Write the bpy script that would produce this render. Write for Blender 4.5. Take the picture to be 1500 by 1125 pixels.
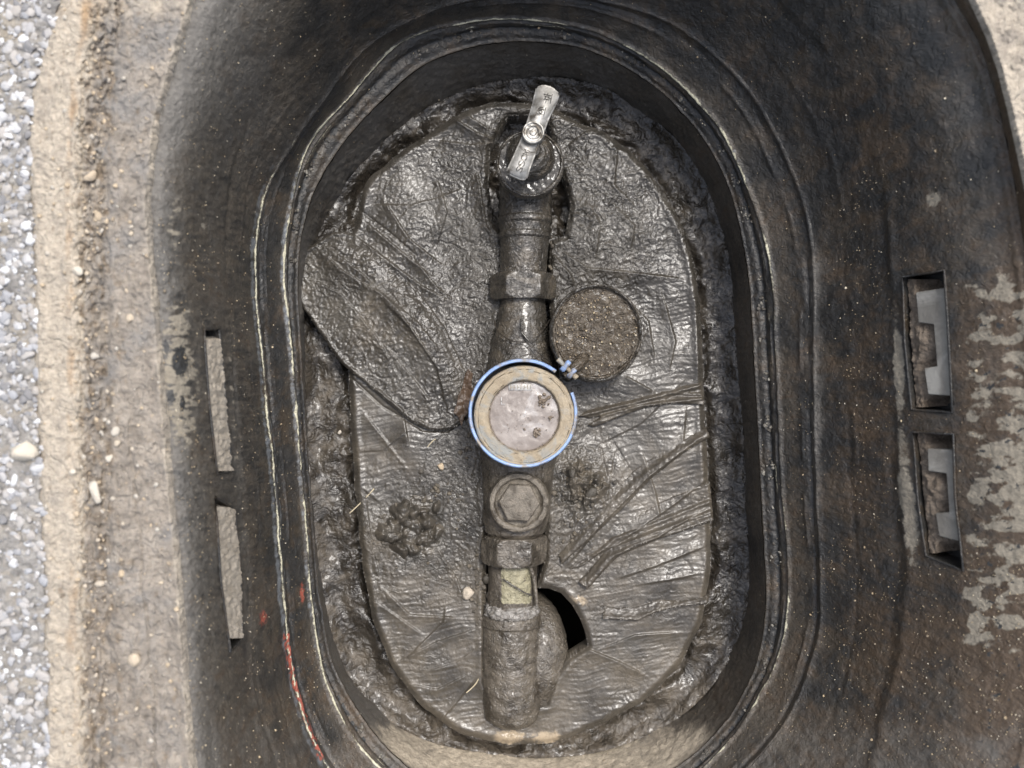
import bpy, bmesh, math, random
import numpy as np
from mathutils import Vector
random.seed(7); RNG = np.random.default_rng(7)
for o in list(bpy.data.objects): bpy.data.objects.remove(o)
SC = bpy.context.scene; COL = SC.collection

# ------------------------------------------------------------ camera, light
H = 0.80; FP = 1333.0           # camera height over the board, focal length in photo pixels
cam = bpy.data.cameras.new('camera'); camo = bpy.data.objects.new('camera', cam); COL.objects.link(camo)
camo.location = (0, 0, H); camo.rotation_euler = (0, 0, 0)
cam.sensor_width = 36; cam.lens = 36*FP/1500; cam.clip_start = .01; cam.clip_end = 200
cam.dof.use_dof = True; cam.dof.focus_distance = 0.75; cam.dof.aperture_fstop = 6.5
SC.camera = camo
SUN_EL, SUN_AZ = math.radians(64), math.radians(30)     # azimuth clockwise from +Y
w = bpy.data.worlds.new('World'); SC.world = w; w.use_nodes = True
nt = w.node_tree; nt.nodes.clear()
sky = nt.nodes.new('ShaderNodeTexSky'); sky.sky_type = 'NISHITA'; sky.sun_disc = False
sky.sun_elevation = SUN_EL; sky.sun_rotation = SUN_AZ; sky.air_density = 1.0; sky.dust_density = 4.0; sky.ozone_density = 0.6
bg = nt.nodes.new('ShaderNodeBackground'); bg.inputs[1].default_value = 0.15
wo = nt.nodes.new('ShaderNodeOutputWorld'); hs = nt.nodes.new('ShaderNodeHueSaturation'); hs.inputs['Saturation'].default_value = .6      # a thin veil of cloud greys the sky
nt.links.new(sky.outputs[0], hs.inputs['Color']); nt.links.new(hs.outputs[0], bg.inputs[0]); nt.links.new(bg.outputs[0], wo.inputs[0])
sun = bpy.data.lights.new('sun', 'SUN'); sun.energy = 1.5; sun.angle = math.radians(14); sun.color = (1, .975, .94)
suno = bpy.data.objects.new('sun', sun); COL.objects.link(suno)
sd = Vector((math.sin(SUN_AZ)*math.cos(SUN_EL), math.cos(SUN_AZ)*math.cos(SUN_EL), math.sin(SUN_EL)))
suno.rotation_euler = (-sd).to_track_quat('-Z', 'Y').to_euler(); suno.location = (0, 0, 3)
SC.view_settings.view_transform = 'Standard'; SC.view_settings.look = 'None'
SC.view_settings.gamma = 1; SC.view_settings.exposure = 0.75; SC.view_settings.use_curve_mapping = False
SC.render.engine = 'CYCLES'

# ------------------------------------------------------------ helpers
def P(px, py, z):
    px = np.asarray(px, float); py = np.asarray(py, float); z = np.broadcast_to(np.asarray(z, float), px.shape)
    k = (H-z)/FP
    return np.stack([(px-750)*k, (562.5-py)*k, z], -1)
def m_px(n, z): return n*(H-z)/FP          # n photo pixels at height z, in metres
PERM = np.random.default_rng(3).permutation(256); PERM = np.concatenate([PERM, PERM, PERM])
_G = np.random.default_rng(4).normal(size=(256, 3)); _G /= np.linalg.norm(_G, axis=1)[:, None]
def pn(x, y, z=0.0):
    x, y, z = np.broadcast_arrays(np.asarray(x, float), np.asarray(y, float), np.asarray(z, float))
    xi = np.floor(x).astype(int); yi = np.floor(y).astype(int); zi = np.floor(z).astype(int)
    xf = x-xi; yf = y-yi; zf = z-zi; xi &= 255; yi &= 255; zi &= 255
    f = lambda t: t*t*t*(t*(t*6-15)+10)
    u, v, ww = f(xf), f(yf), f(zf)
    def g(a, b, c):
        h = PERM[PERM[PERM[xi+a]+yi+b]+zi+c]; G = _G[h]
        return G[..., 0]*(xf-a)+G[..., 1]*(yf-b)+G[..., 2]*(zf-c)
    if np.all(z == z.flat[0]) and float(z.flat[0]) == int(z.flat[0]):
        l0 = g(0,0,0)*(1-u)+g(1,0,0)*u; l1 = g(0,1,0)*(1-u)+g(1,1,0)*u
        return (l0*(1-v)+l1*v)*1.6
    a = (g(0,0,0)*(1-u)+g(1,0,0)*u)*(1-v)+(g(0,1,0)*(1-u)+g(1,1,0)*u)*v
    b = (g(0,0,1)*(1-u)+g(1,0,1)*u)*(1-v)+(g(0,1,1)*(1-u)+g(1,1,1)*u)*v
    return (a*(1-ww)+b*ww)*1.6
def fbm(x, y, z=0, o=4, gain=.5):
    s = 0; a = 1; f = 1.0
    for i in range(o): s = s+a*pn(x*f+17.3*i, y*f-9.1*i, (z*f+3.7*i) if np.ndim(z) else z+i*5); a *= gain; f *= 2.03
    return s
def sstep(a, b, x): t = np.clip((x-a)/(b-a), 0, 1); return t*t*(3-2*t)
def blob(px, py, cx, cy, rx, ry, a=0):
    c, s = math.cos(math.radians(a)), math.sin(math.radians(a))
    dx = px-cx; dy = py-cy; u = (dx*c+dy*s)/rx; v = (-dx*s+dy*c)/ry
    return np.exp(-(u*u+v*v))
def seg_dist(px, py, pts, taper=True):
    """distance, signed side and arc parameter to a polyline"""
    best = np.full(px.shape, 1e9); side = np.ones(px.shape); tt = np.zeros(px.shape)
    pts = [np.array(p, float) for p in pts]; L = sum(np.linalg.norm(b-a) for a, b in zip(pts, pts[1:])); acc = 0
    for a, b in zip(pts, pts[1:]):
        d = b-a; l = np.linalg.norm(d); t = np.clip(((px-a[0])*d[0]+(py-a[1])*d[1])/l/l, 0, 1)
        dx = px-a[0]-t*d[0]; dy = py-a[1]-t*d[1]; dd = np.hypot(dx, dy); m = dd < best
        best = np.where(m, dd, best); side = np.where(m, np.sign(d[0]*dy-d[1]*dx), side); tt = np.where(m, (acc+t*l)/L, tt); acc += l
    return best, side, tt
def poly_sdf(px, py, poly):
    poly = np.array(poly, float); n = len(poly); best = np.full(px.shape, 1e18); ins = np.zeros(px.shape, bool)
    for i in range(n):
        a = poly[i]; b = poly[(i+1) % n]; d = b-a; l2 = (d*d).sum()+1e-9
        t = np.clip(((px-a[0])*d[0]+(py-a[1])*d[1])/l2, 0, 1)
        best = np.minimum(best, (px-a[0]-t*d[0])**2+(py-a[1]-t*d[1])**2)
        c = ((a[1] > py) != (b[1] > py)) & (px < (b[0]-a[0])*(py-a[1])/(b[1]-a[1]+1e-12)+a[0]); ins ^= c
    s = np.sqrt(best); return np.where(ins, -s, s)
def spline(pts, per=12, closed=True):
    p = np.array(pts, float); n = len(p); out = []
    rng = range(n) if closed else range(n-1)
    for i in rng:
        if closed: a, b, c, d = p[i-1], p[i], p[(i+1) % n], p[(i+2) % n]
        else: a, b, c, d = p[max(i-1, 0)], p[i], p[i+1], p[min(i+2, n-1)]
        for k in range(per):
            t = k/per
            out.append(.5*((2*b)+(-a+c)*t+(2*a-5*b+4*c-d)*t*t+(-a+3*b-3*c+d)*t**3))
    if not closed: out.append(p[-1])
    return np.array(out)

def mesh_obj(name, V, F, mat, parent=None, attrs=None, smooth=True):
    V = np.asarray(V, float).reshape(-1, 3)
    me = bpy.data.meshes.new(name)
    if isinstance(F, np.ndarray):
        k = F.shape[1]; me.vertices.add(len(V)); me.vertices.foreach_set('co', V.astype(np.float32).ravel())
        me.loops.add(F.size); me.loops.foreach_set('vertex_index', F.astype(np.int32).ravel())
        me.polygons.add(len(F)); me.polygons.foreach_set('loop_start', np.arange(0, F.size, k, dtype=np.int32))
        me.update(calc_edges=True)
    else:
        me.from_pydata([tuple(v) for v in V], [], F)
    me.validate()
    if smooth: me.polygons.foreach_set('use_smooth', [True]*len(me.polygons))
    if attrs:
        for k, a in attrs.items():
            at = me.attributes.new(k, 'FLOAT', 'POINT'); at.data.foreach_set('value', np.asarray(a, np.float32).ravel())
    me.materials.append(mat); me.update()
    o = bpy.data.objects.new(name, me); COL.objects.link(o)
    if parent: adopt(o, parent)
    return o
def adopt(o, parent):
    w_ = Vector((0, 0, 0)); q = parent
    while q: w_ += q.location; q = q.parent
    o.parent = parent; o.location = -w_
def empty(name, loc, label, cat, group=None):
    o = bpy.data.objects.new(name, None); COL.objects.link(o); o.location = loc; o.empty_display_size = .02
    o['label'] = label; o['category'] = cat
    if group: o['group'] = group
    return o
def tag(o, label=None, cat=None, kind=None, group=None):
    for k, v in (('label', label), ('category', cat), ('kind', kind), ('group', group)):
        if v: o[k] = v
    return o
def grid_faces(n, m, wu=False, wv=False):
    i = np.arange(n if wu else n-1)[:, None]; j = np.arange(m if wv else m-1)[None]
    i2 = (i+1) % n; j2 = (j+1) % m
    return np.stack(np.broadcast_arrays(i*m+j, i2*m+j, i2*m+j2, i*m+j2), -1).reshape(-1, 4)
def grid_normals(G, wu=False, wv=False):
    du = (np.roll(G, -1, 0)-np.roll(G, 1, 0)); dv = (np.roll(G, -1, 1)-np.roll(G, 1, 1))
    if not wu: du[0] = G[1]-G[0]; du[-1] = G[-1]-G[-2]
    if not wv: dv[:, 0] = G[:, 1]-G[:, 0]; dv[:, -1] = G[:, -1]-G[:, -2]
    n = np.cross(du, dv); l = np.linalg.norm(n, axis=-1, keepdims=True); l[l < 1e-12] = 1
    return n/l

def sheet(name, outer, height, step, mat, parent=None, holes=(), thick=None, attrs=None):
    """height field cut to an outline, outline vertices snapped on it, with a skirt for its thickness"""
    outer = np.array(outer, float)
    x = np.arange(outer[:, 0].min()-step*2, outer[:, 0].max()+step*2, step)
    y = np.arange(outer[:, 1].min()-step*2, outer[:, 1].max()+step*2, step)
    X, Y = np.meshgrid(x, y, indexing='ij')
    f = poly_sdf(X, Y, outer)
    for h in holes: f = np.maximum(f, -poly_sdf(X, Y, h))
    keepv = f < step*.75
    gx = np.gradient(f, step, axis=0); gy = np.gradient(f, step, axis=1); gl = np.hypot(gx, gy)+1e-6
    near = keepv & (f > -step*.75)
    X = np.where(near, X-f*gx/gl, X); Y = np.where(near, Y-f*gy/gl, Y)
    d = np.maximum(-f, 0); d = np.where(near, 0, d)
    Z = height(X, Y, d); G = P(X, Y, Z)
    n, m = X.shape; F = grid_faces(n, m)
    F = F[:, ::-1][keepv.ravel()[F].all(1)]
    used = np.unique(F); idx = -np.ones(n*m, int); idx[used] = np.arange(len(used))
    V = G.reshape(-1, 3)[used]; F = idx[F]
    A = {k: fn(X, Y, d).ravel()[used] for k, fn in (attrs or {}).items()}
    if thick:
        E = np.concatenate([F[:, [0, 1]], F[:, [1, 2]], F[:, [2, 3]], F[:, [3, 0]]])
        key = E[:, 0]*10**7+E[:, 1]; rev = E[:, 1]*10**7+E[:, 0]
        bd = E[~np.isin(key, rev)]; bv = np.unique(bd); mp = {v: len(V)+i for i, v in enumerate(bv)}
        V2 = V[bv].copy(); V2[:, 2] -= thick
        S = np.array([[b, a, mp[a], mp[b]] for a, b in bd]); V = np.concatenate([V, V2]); F = np.concatenate([F, S])
        for k in A: A[k] = np.concatenate([A[k], A[k][bv]])
    return mesh_obj(name, V, F, mat, parent, A)

def surf(name, G, mat, parent=None, wu=False, wv=False, disp=None, flip=False, attrs=None, caps=False):
    if disp is not None:
        N = grid_normals(G, wu, wv); G = G+N*(disp[..., None]*(-1 if flip else 1))
    n, m = G.shape[:2]; F = grid_faces(n, m, wu, wv)
    if flip: F = F[:, ::-1]
    V = G.reshape(-1, 3)
    if caps:
        V = np.concatenate([V, G[0].mean(0)[None], G[-1].mean(0)[None]]); a, b = n*m, n*m+1
        j = np.arange(m); k = (j+1) % m
        c0 = np.stack([j, k, np.full(m, a), np.full(m, a)], -1); 
        T = [tuple(q) for q in F]+[(int(jj), int(kk), a) for jj, kk in zip(j, k)]+[((n-1)*m+int(kk), (n-1)*m+int(jj), b) for jj, kk in zip(j, k)]
        F = T
        if attrs: attrs = {q: np.concatenate([v.ravel(), [0, 0]]) for q, v in attrs.items()}
    return mesh_obj(name, V, F, mat, parent, attrs)

def tube(name, path, rad, mat, parent=None, nv=24, per=6, amp=0, fq=60, caps=True, closed=False):
    p = spline(path, per, closed); n = len(p)
    r = np.interp(np.linspace(0, 1, n), np.linspace(0, 1, len(rad)), rad) if np.ndim(rad) else np.full(n, rad)
    T = np.gradient(p, axis=0); T /= np.linalg.norm(T, axis=1)[:, None]
    up = np.array([0, 0, 1.]); U = np.cross(T, up); bad = np.linalg.norm(U, axis=1) < 1e-3; U[bad] = [1, 0, 0]
    U /= np.linalg.norm(U, axis=1)[:, None]; W = np.cross(U, T)
    a = np.linspace(0, 2*np.pi, nv, endpoint=False)
    D = U[:, None]*np.cos(a)[None, :, None]+W[:, None]*np.sin(a)[None, :, None]
    G = p[:, None]+D*r[:, None, None]
    if amp: G = G+D*(amp*fbm(G[..., 0]*fq, G[..., 1]*fq, G[..., 2]*fq, 4))[..., None]
    return surf(name, G, mat, parent, wu=closed, wv=True, caps=caps and not closed)

def zlathe(name, cx, cy, prof, mat, parent=None, nv=96, amp=0, fq=90, shape=None, a0=0, a1=2*math.pi, zc=None, ell=1, o=4):
    """lathe round a vertical axis: prof = [(radius in photo pixels, z)], axis through pixel (cx,cy) at height zc"""
    pr = np.array(prof, float); zc = pr[:, 1].max() if zc is None else zc
    seg = np.hypot(np.diff(pr[:, 0])*.0006, np.diff(pr[:, 1])); t = np.concatenate([[0], np.cumsum(seg)])
    n = max(len(pr), int(t[-1]/.0009)); q = np.unique(np.concatenate([np.linspace(0, t[-1], n), t]))
    R = np.interp(q, t, pr[:, 0]); Z = np.interp(q, t, pr[:, 1])
    full = abs(a1-a0-2*math.pi) < 1e-6
    a = np.linspace(a0, a1, nv, endpoint=not full)
    c = P(cx, cy, zc); k = (H-zc)/FP
    RR = R[:, None]*np.ones(nv)[None]
    if shape: RR = shape(RR, a[None, :], Z[:, None])
    G = np.stack([c[0]+RR*k*np.cos(a), c[1]+RR*k*ell*np.sin(a), Z[:, None]+0*RR], -1)
    d = amp*fbm(G[..., 0]*fq, G[..., 1]*fq, G[..., 2]*fq, o) if amp else None
    if d is not None:
        d = d*np.clip(R/6, 0, 1)[:, None]
    return surf(name, G, mat, parent, wv=full, disp=d)
def hexr(r, a, ph=0):
    b = (a+ph) % (math.pi/3)-math.pi/6
    return r*math.cos(math.pi/6)/np.cos(b)

def prism(name, poly, z0, z1, mat, parent=None, bevel=.0006, seg=2, zc=None, dz=None):
    """bevelled plate from a pixel outline, between two heights"""
    bm = bmesh.new(); zc = z1 if zc is None else zc; pts = P([p[0] for p in poly], [p[1] for p in poly], zc)
    if dz is None: dz = [0]*len(poly)
    top = [bm.verts.new((p[0], p[1], z1+d)) for p, d in zip(pts, dz)]; bot = [bm.verts.new((p[0], p[1], z0+d)) for p, d in zip(pts, dz)]
    n = len(top); bm.faces.new(top); bm.faces.new(bot[::-1])
    for i in range(n): bm.faces.new((top[i], bot[i], bot[(i+1) % n], top[(i+1) % n]))
    bmesh.ops.recalc_face_normals(bm, faces=bm.faces)
    if bevel: bmesh.ops.bevel(bm, geom=list(bm.edges), offset=bevel, segments=seg, affect='EDGES', clamp_overlap=True)
    me = bpy.data.meshes.new(name); bm.to_mesh(me); bm.free()
    for q in me.polygons: q.use_smooth = True
    me.materials.append(mat); o = bpy.data.objects.new(name, me); COL.objects.link(o)
    if parent: adopt(o, parent)
    return o

_bm = bmesh.new(); bmesh.ops.create_icosphere(_bm, subdivisions=2, radius=1); _bm.verts.ensure_lookup_table()
ICO_V = np.array([v.co for v in _bm.verts]); ICO_F = np.array([[v.index for v in f.verts] for f in _bm.faces]); _bm.free()
_bm = bmesh.new(); bmesh.ops.create_icosphere(_bm, subdivisions=1, radius=1); _bm.verts.ensure_lookup_table()
IC1_V = np.array([v.co for v in _bm.verts]); IC1_F = np.array([[v.index for v in f.verts] for f in _bm.faces]); _bm.free()
def stone_verts(c, s, seed, lo=False, rough=.35, flat=.6):
    r = np.random.default_rng(seed); V = (IC1_V if lo else ICO_V).copy()
    if lo: V = V*(1+r.uniform(-.3, .3, (len(V), 1)))
    else:
        for i in range(9):                      # chipped faces
            n = r.normal(size=3); n[2] = abs(n[2])*1.2; n /= np.linalg.norm(n); d = V@n; V = V-np.outer(np.maximum(d-r.uniform(.4, .72), 0), n)
        V = V*(1+rough*.35*fbm(V[:, 0]*1.8+seed, V[:, 1]*1.8, V[:, 2]*1.8, 3))[:, None]
    sc = np.array([1, r.uniform(.65, 1), flat]); a = r.uniform(0, 6.28); V = V*sc
    ca, sa = math.cos(a), math.sin(a); V = np.stack([V[:, 0]*ca-V[:, 1]*sa, V[:, 0]*sa+V[:, 1]*ca, V[:, 2]], -1)
    return V*s+np.asarray(c)
def scatter(name, C, S, mat, parent=None, lo=True, tint=None, flat=.6):
    Vs = []; Fs = []; T = []; k = 0; F0 = IC1_F if lo else ICO_F
    for i, (c, s) in enumerate(zip(C, S)):
        v = stone_verts(c, s, i*7+len(C), lo, flat=flat); Vs.append(v); Fs.append(F0+k); k += len(v)
        T.append(np.full(len(v), tint[i] if tint is not None else random.random()))
    return mesh_obj(name, np.concatenate(Vs), np.concatenate(Fs), mat, parent, {'tint': np.concatenate(T)}, smooth=not lo)

# ------------------------------------------------------------ materials
def material(name, c1, c2, sc=60, rough=(.4, .7), bump=.3, bsc=900, bdist=.0006, masks=(), metal=0, spec=.5,
             c3=None, sc3=12, specks=None, tint=None, coat=0, stretch=None, bump2=None, wetsc=25, battr=None):
    m = bpy.data.materials.new(name); m.use_nodes = True; t = m.node_tree; N = t.nodes; L = t.links
    b = N['Principled BSDF']; tc = N.new('ShaderNodeTexCoord')
    def vec():
        if stretch:
            mp = N.new('ShaderNodeMapping'); mp.inputs['Scale'].default_value = stretch; L.new(tc.outputs['Object'], mp.inputs[0]); return mp.outputs[0]
        return tc.outputs['Object']
    def noise(s, d=6, r=.6, dist=0, v=None):
        n = N.new('ShaderNodeTexNoise'); n.inputs['Scale'].default_value = s; n.inputs['Detail'].default_value = d
        n.inputs['Roughness'].default_value = r; n.inputs['Distortion'].default_value = dist; L.new(v or tc.outputs['Object'], n.inputs['Vector']); return n.outputs['Fac']
    def rng(f, a, b_, c=0, d=1, sm=False):
        q = N.new('ShaderNodeMapRange'); q.inputs[1].default_value = a; q.inputs[2].default_value = b_; q.inputs[3].default_value = c; q.inputs[4].default_value = d
        if sm: q.interpolation_type = 'SMOOTHSTEP'
        L.new(f, q.inputs[0]); return q.outputs[0]
    def mix(f, a, c):
        q = N.new('ShaderNodeMix'); q.data_type = 'RGBA'
        L.new(f, q.inputs[0])
        for i, v in ((6, a), (7, c)):
            if isinstance(v, tuple): q.inputs[i].default_value = (*v, 1)
            else: L.new(v, q.inputs[i])
        return q.outputs[2]
    def mulf(a, c):
        q = N.new('ShaderNodeMath'); q.operation = 'MULTIPLY'
        for i, v in ((0, a), (1, c)):
            if isinstance(v, (int, float)): q.inputs[i].default_value = v
            else: L.new(v, q.inputs[i])
        return q.outputs[0]
    col = mix(rng(noise(sc, 8, .65, .3, vec()), .32, .68), c1, c2)
    if c3: col = mix(rng(noise(sc3, 5, .6, .8), .48, .66, sm=True), col, c3)
    if tint:
        at = N.new('ShaderNodeAttribute'); at.attribute_name = 'tint'
        cr = N.new('ShaderNodeValToRGB'); cr.color_ramp.elements[0].color = (*tint[0], 1); cr.color_ramp.elements[1].color = (*tint[-1], 1)
        for i, c in enumerate(tint[1:-1]):
            e = cr.color_ramp.elements.new((i+1)/(len(tint)-1)); e.color = (*c, 1)
        L.new(at.outputs['Fac'], cr.inputs[0])
        q = N.new('ShaderNodeMix'); q.data_type = 'RGBA'; q.blend_type = 'MIX'; q.inputs[0].default_value = .75
        L.new(col, q.inputs[6]); L.new(cr.outputs[0], q.inputs[7]); col = q.outputs[2]
    r = rng(noise(wetsc, 5, .65, .4), .35, .65, rough[0], rough[1])
    for (an, cc, rr, edge, ns) in masks:
        at = N.new('ShaderNodeAttribute'); at.attribute_name = an
        ad = N.new('ShaderNodeMath'); ad.operation = 'MULTIPLY_ADD'
        L.new(noise(ns, 7, .7, .5), ad.inputs[0]); ad.inputs[1].default_value = 1.6; ad.inputs[2].default_value = -.8
        a2 = N.new('ShaderNodeMath'); a2.operation = 'ADD'; L.new(at.outputs['Fac'], a2.inputs[0])
        L.new(mulf(ad.outputs[0], mulf(rng(at.outputs['Fac'], .02, .35), 1.0)), a2.inputs[1])
        f = rng(a2.outputs[0], .5-edge, .5+edge, sm=True)
        cd = tuple(x*.62 for x in cc)
        col = mix(f, col, mix(rng(noise(sc*2.5, 6, .7), .35, .65), cd, cc))
        q = N.new('ShaderNodeMix'); q.data_type = 'FLOAT'; L.new(f, q.inputs[0]); L.new(r, q.inputs[2]); q.inputs[3].default_value = rr; r = q.outputs[0]
    if specks:
        vo = N.new('ShaderNodeTexVoronoi'); vo.inputs['Scale'].default_value = specks[1]; L.new(tc.outputs['Object'], vo.inputs['Vector'])
        f = mulf(rng(vo.outputs['Distance'], specks[2], specks[2]*.5), rng(noise(40, 4, .7), .5, .62)); col = mix(f, col, specks[0])
    L.new(col, b.inputs['Base Color']); L.new(r, b.inputs['Roughness'])
    b.inputs['Metallic'].default_value = metal; b.inputs['Specular IOR Level'].default_value = spec; b.inputs['Coat Weight'].default_value = coat
    b.inputs['Coat Roughness'].default_value = .12
    if bump:
        bp = N.new('ShaderNodeBump'); bp.inputs['Strength'].default_value = bump; bp.inputs['Distance'].default_value = bdist*2
        L.new(noise(bsc, 6, .65, .2, vec()), bp.inputs['Height'])
        if bump2:
            b3 = N.new('ShaderNodeBump'); b3.inputs['Strength'].default_value = bump2[0]; b3.inputs['Distance'].default_value = bump2[2]*3
            if battr:
                ba = N.new('ShaderNodeAttribute'); ba.attribute_name = battr; L.new(mulf(ba.outputs['Fac'], bump2[0]), b3.inputs['Strength'])
            L.new(noise(bump2[1], 3, .5, 1.5), b3.inputs['Height']); L.new(bp.outputs[0], b3.inputs['Normal']); L.new(b3.outputs[0], b.inputs['Normal'])
        else: L.new(bp.outputs[0], b.inputs['Normal'])
    return m
DRY = (.33, .285, .225)
M = {}
M['box'] = material('stained_black_plastic', (.015, .0155, .0155), (.036, .034, .031), 110, (.28, .55), .4, 500, .0006, c3=(.040, .031, .022), sc3=40,
    masks=[('film_and_light', (.098, .084, .066), .42, .45, 40), ('brown', (.085, .057, .034), .5, .42, 80), ('grey', (.13, .12, .105), .5, .5, 70), ('dry', (.27, .238, .185), .8, .11, 60),
           ('darkspot', (.035, .035, .034), .5, .06, 120), ('worn', (.155, .165, .175), .4, .3, 90), ('yellow', (.60, .57, .42), .45, .28, 420), ('red', (.33, .085, .055), .6, .2, 260),
           ('pale', (.50, .43, .33), .8, .3, 30)], specks=((.34, .27, .17), 300, .13), bump2=(.7, 220, .0005), wetsc=60)
M['mud'] = material('wet_black_mud', (.015, .013, .0105), (.044, .037, .029), 90, (.14, .38), .3, 600, .0006, masks=[('dry', (.125, .103, .076), .62, .45, 60)], bump2=(.8, 130, .0011), spec=.6, coat=.25, wetsc=50, c3=(.042, .036, .028), sc3=24)
M['wrap'] = material('muddy_plastic_wrap', (.028, .025, .0205), (.066, .059, .049), 60, (.16, .46), .3, 600, .0006,
    masks=[('silt', (.150, .127, .096), .5, .5, 35), ('foam', (.40, .32, .22), .8, .2, 120)], bump2=(1, 165, .0011), wetsc=26, spec=.6, coat=.22, c3=(.078, .071, .060), sc3=22, battr='rough')
M['tape'] = material('muddy_tape', (.040, .035, .028), (.090, .077, .060), 60, (.25, .5), .25, 700, .0005, masks=[('silt', (.17, .145, .11), .4, .5, 40)], bump2=(.4, 120, .0006), spec=.5, coat=.2)
M['brass'] = material('mud_coated_brass', (.028, .025, .020), (.062, .054, .043), 110, (.14, .34), .3, 700, .0007, c3=(.095, .08, .06), sc3=45, masks=[('dry', (.2, .16, .11), .7, .3, 90)], bump2=(1, 230, .0007), specks=((.3, .24, .16), 420, .15), spec=.7, coat=.4)
M['brass2'] = material('silty_brass', (.065, .056, .044), (.155, .134, .106), 90, (.18, .4), .3, 700, .0006, c3=(.045, .037, .027), sc3=50, bump2=(1, 200, .0007), specks=((.3, .24, .16), 420, .15), spec=.6, coat=.3)
M['silver'] = material('worn_chrome', (.33, .32, .29), (.60, .585, .55), 150, (.35, .55), .3, 1200, .0003, metal=.55, c3=(.12, .105, .085), sc3=75)
M['mark'] = material('engraved_mark', (.02, .018, .015), (.05, .045, .035), 200, (.6, .8), 0)
M['blue'] = material('blue_plastic', (.20, .31, .55), (.30, .42, .66), 120, (.35, .6), .3, 700, .0004, c3=(.26, .235, .20), sc3=70, specks=((.15, .12, .08), 450, .25))
M['bezel'] = material('silty_bezel', (.25, .20, .135), (.37, .31, .22), 110, (.5, .75), .5, 900, .0007, c3=(.26, .26, .24), sc3=50, specks=((.09, .07, .04), 420, .2))
M['dial'] = material('muddy_dial_glass', (.17, .142, .122), (.30, .265, .24), 60, (.12, .4), .25, 900, .0004, c3=(.40, .38, .37), sc3=38, coat=.5, specks=((.7, .65, .55), 600, .12), wetsc=60)
M['dialmark_glare'] = material('pale_print_and_glare', (.30, .29, .28), (.48, .47, .45), 300, (.3, .5), 0, c3=(.25, .21, .18), sc3=200)  # dial print, and the painted glare on the register window
M['lid'] = material('gritty_mud_lid', (.045, .035, .024), (.115, .092, .064), 120, (.2, .5), .4, 600, .001, specks=((.26, .21, .14), 330, .10), bump2=(1, 230, .0012), spec=.5, coat=.15)
M['gapshade'] = material('black_gap_shade', (.012, .012, .011), (.03, .028, .025), 120, (.4, .6), .3, 800, .0004)  # near-black that paints the shade in gaps and slot backs
M['clip'] = material('grey_plastic_clip', (.15, .138, .118), (.25, .235, .205), 60, (.6, .8), .5, 500, .0005, c3=(.33, .315, .28), sc3=30)
M['slotmud'] = material('brown_slot_mud', (.10, .075, .053), (.20, .16, .12), 140, (.6, .8), .8, 400, .0012, specks=((.36, .30, .22), 420, .2))
M['slottan'] = material('dry_slot_mud', (.32, .275, .215), (.46, .405, .33), 120, (.75, .9), .7, 600, .001, specks=((.16, .12, .08), 330, .15))
M['dirt'] = material('dry_silt', (.175, .152, .125), (.37, .325, .27), 95, (.8, .95), .8, 300, .0014,
    masks=[('pale', (.54, .47, .375), .9, .45, 40), ('orange', (.42, .29, .17), .9, .45, 50), ('grit', (.27, .215, .155), .9, .3, 120)], c3=(.235, .22, .20), sc3=22, bump2=(.8, 110, .0013))
M['asphalt'] = material('asphalt', (.20, .19, .175), (.42, .40, .37), 160, (.7, .9), .8, 400, .002, c3=(.36, .32, .26), sc3=40)
M['aggregate'] = material('asphalt_aggregate', (.25, .25, .26), (.5, .5, .52), 120, (.5, .8), .5, 500, .001, tint=((.15, .145, .14), (.36, .365, .38), (.38, .34, .29), (.48, .48, .48), (.75, .75, .74)))
M['stone'] = material('tan_stone', (.36, .30, .22), (.52, .45, .35), 70, (.7, .9), .6, 500, .001, tint=((.30, .24, .17), (.55, .43, .29), (.48, .45, .40), (.66, .60, .50)))
M['gritm'] = material('sand_grit', (.35, .28, .18), (.55, .48, .36), 300, (.5, .8), 0, tint=((.12, .09, .06), (.30, .22, .13), (.45, .36, .22), (.75, .70, .58)))
M['mudstone'] = material('mud_pellet', (.07, .06, .048), (.14, .12, .095), 150, (.3, .55), .6, 600, .001, tint=((.05, .045, .036), (.09, .08, .065), (.15, .125, .09)))
M['groovemud'] = material('groove_dirt', (.05, .045, .038), (.16, .145, .12), 150, (.15, .4), .8, 500, .001, tint=((.03, .028, .024), (.08, .07, .058), (.36, .34, .29)))
M['leaf'] = material('wet_brown_leaf', (.05, .032, .02), (.10, .065, .042), 120, (.3, .5), .4, 500, .0006)
M['barepipe'] = material('scraped_pipe', (.065, .056, .044), (.155, .134, .106), 90, (.2, .45), .3, 700, .0006, masks=[('bare', (.36, .33, .22), .5, .2, 160)], c3=(.045, .037, .027), sc3=50, bump2=(1, 200, .0009), coat=.15)
M['crumb'] = material('brown_crumbs', (.12, .09, .062), (.20, .16, .12), 200, (.3, .6), .5, 700, .0008)
M['plug'] = material('silty_plug', (.12, .105, .083), (.23, .20, .16), 110, (.25, .5), .7, 700, .0007, c3=(.07, .058, .043), sc3=60, bump2=(.5, 300, .0008))
M['bare'] = material('scraped_yellow_pipe', (.30, .27, .17), (.42, .38, .25), 120, (.4, .6), .4, 700, .0008, c3=(.10, .085, .06), sc3=95)
M['voidblack'] = material('void_black', (.012, .011, .009), (.03, .026, .02), 40, (.8, .95), .6, 200, .002)  # near-black for the added cup, so the hole stays dark
M['wire'] = material('dark_wire', (.02, .018, .015), (.05, .04, .03), 200, (.35, .5), 0)
M['seal_glint'] = material('seal_highlights', (.12, .105, .085), (.45, .43, .40), 230, (.1, .35), .9, 500, .0015, coat=.5)  # pale end of the mottling paints thin white highlights
M['straw'] = material('pale_straw', (.42, .36, .24), (.6, .52, .36), 200, (.6, .8), 0)

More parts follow.
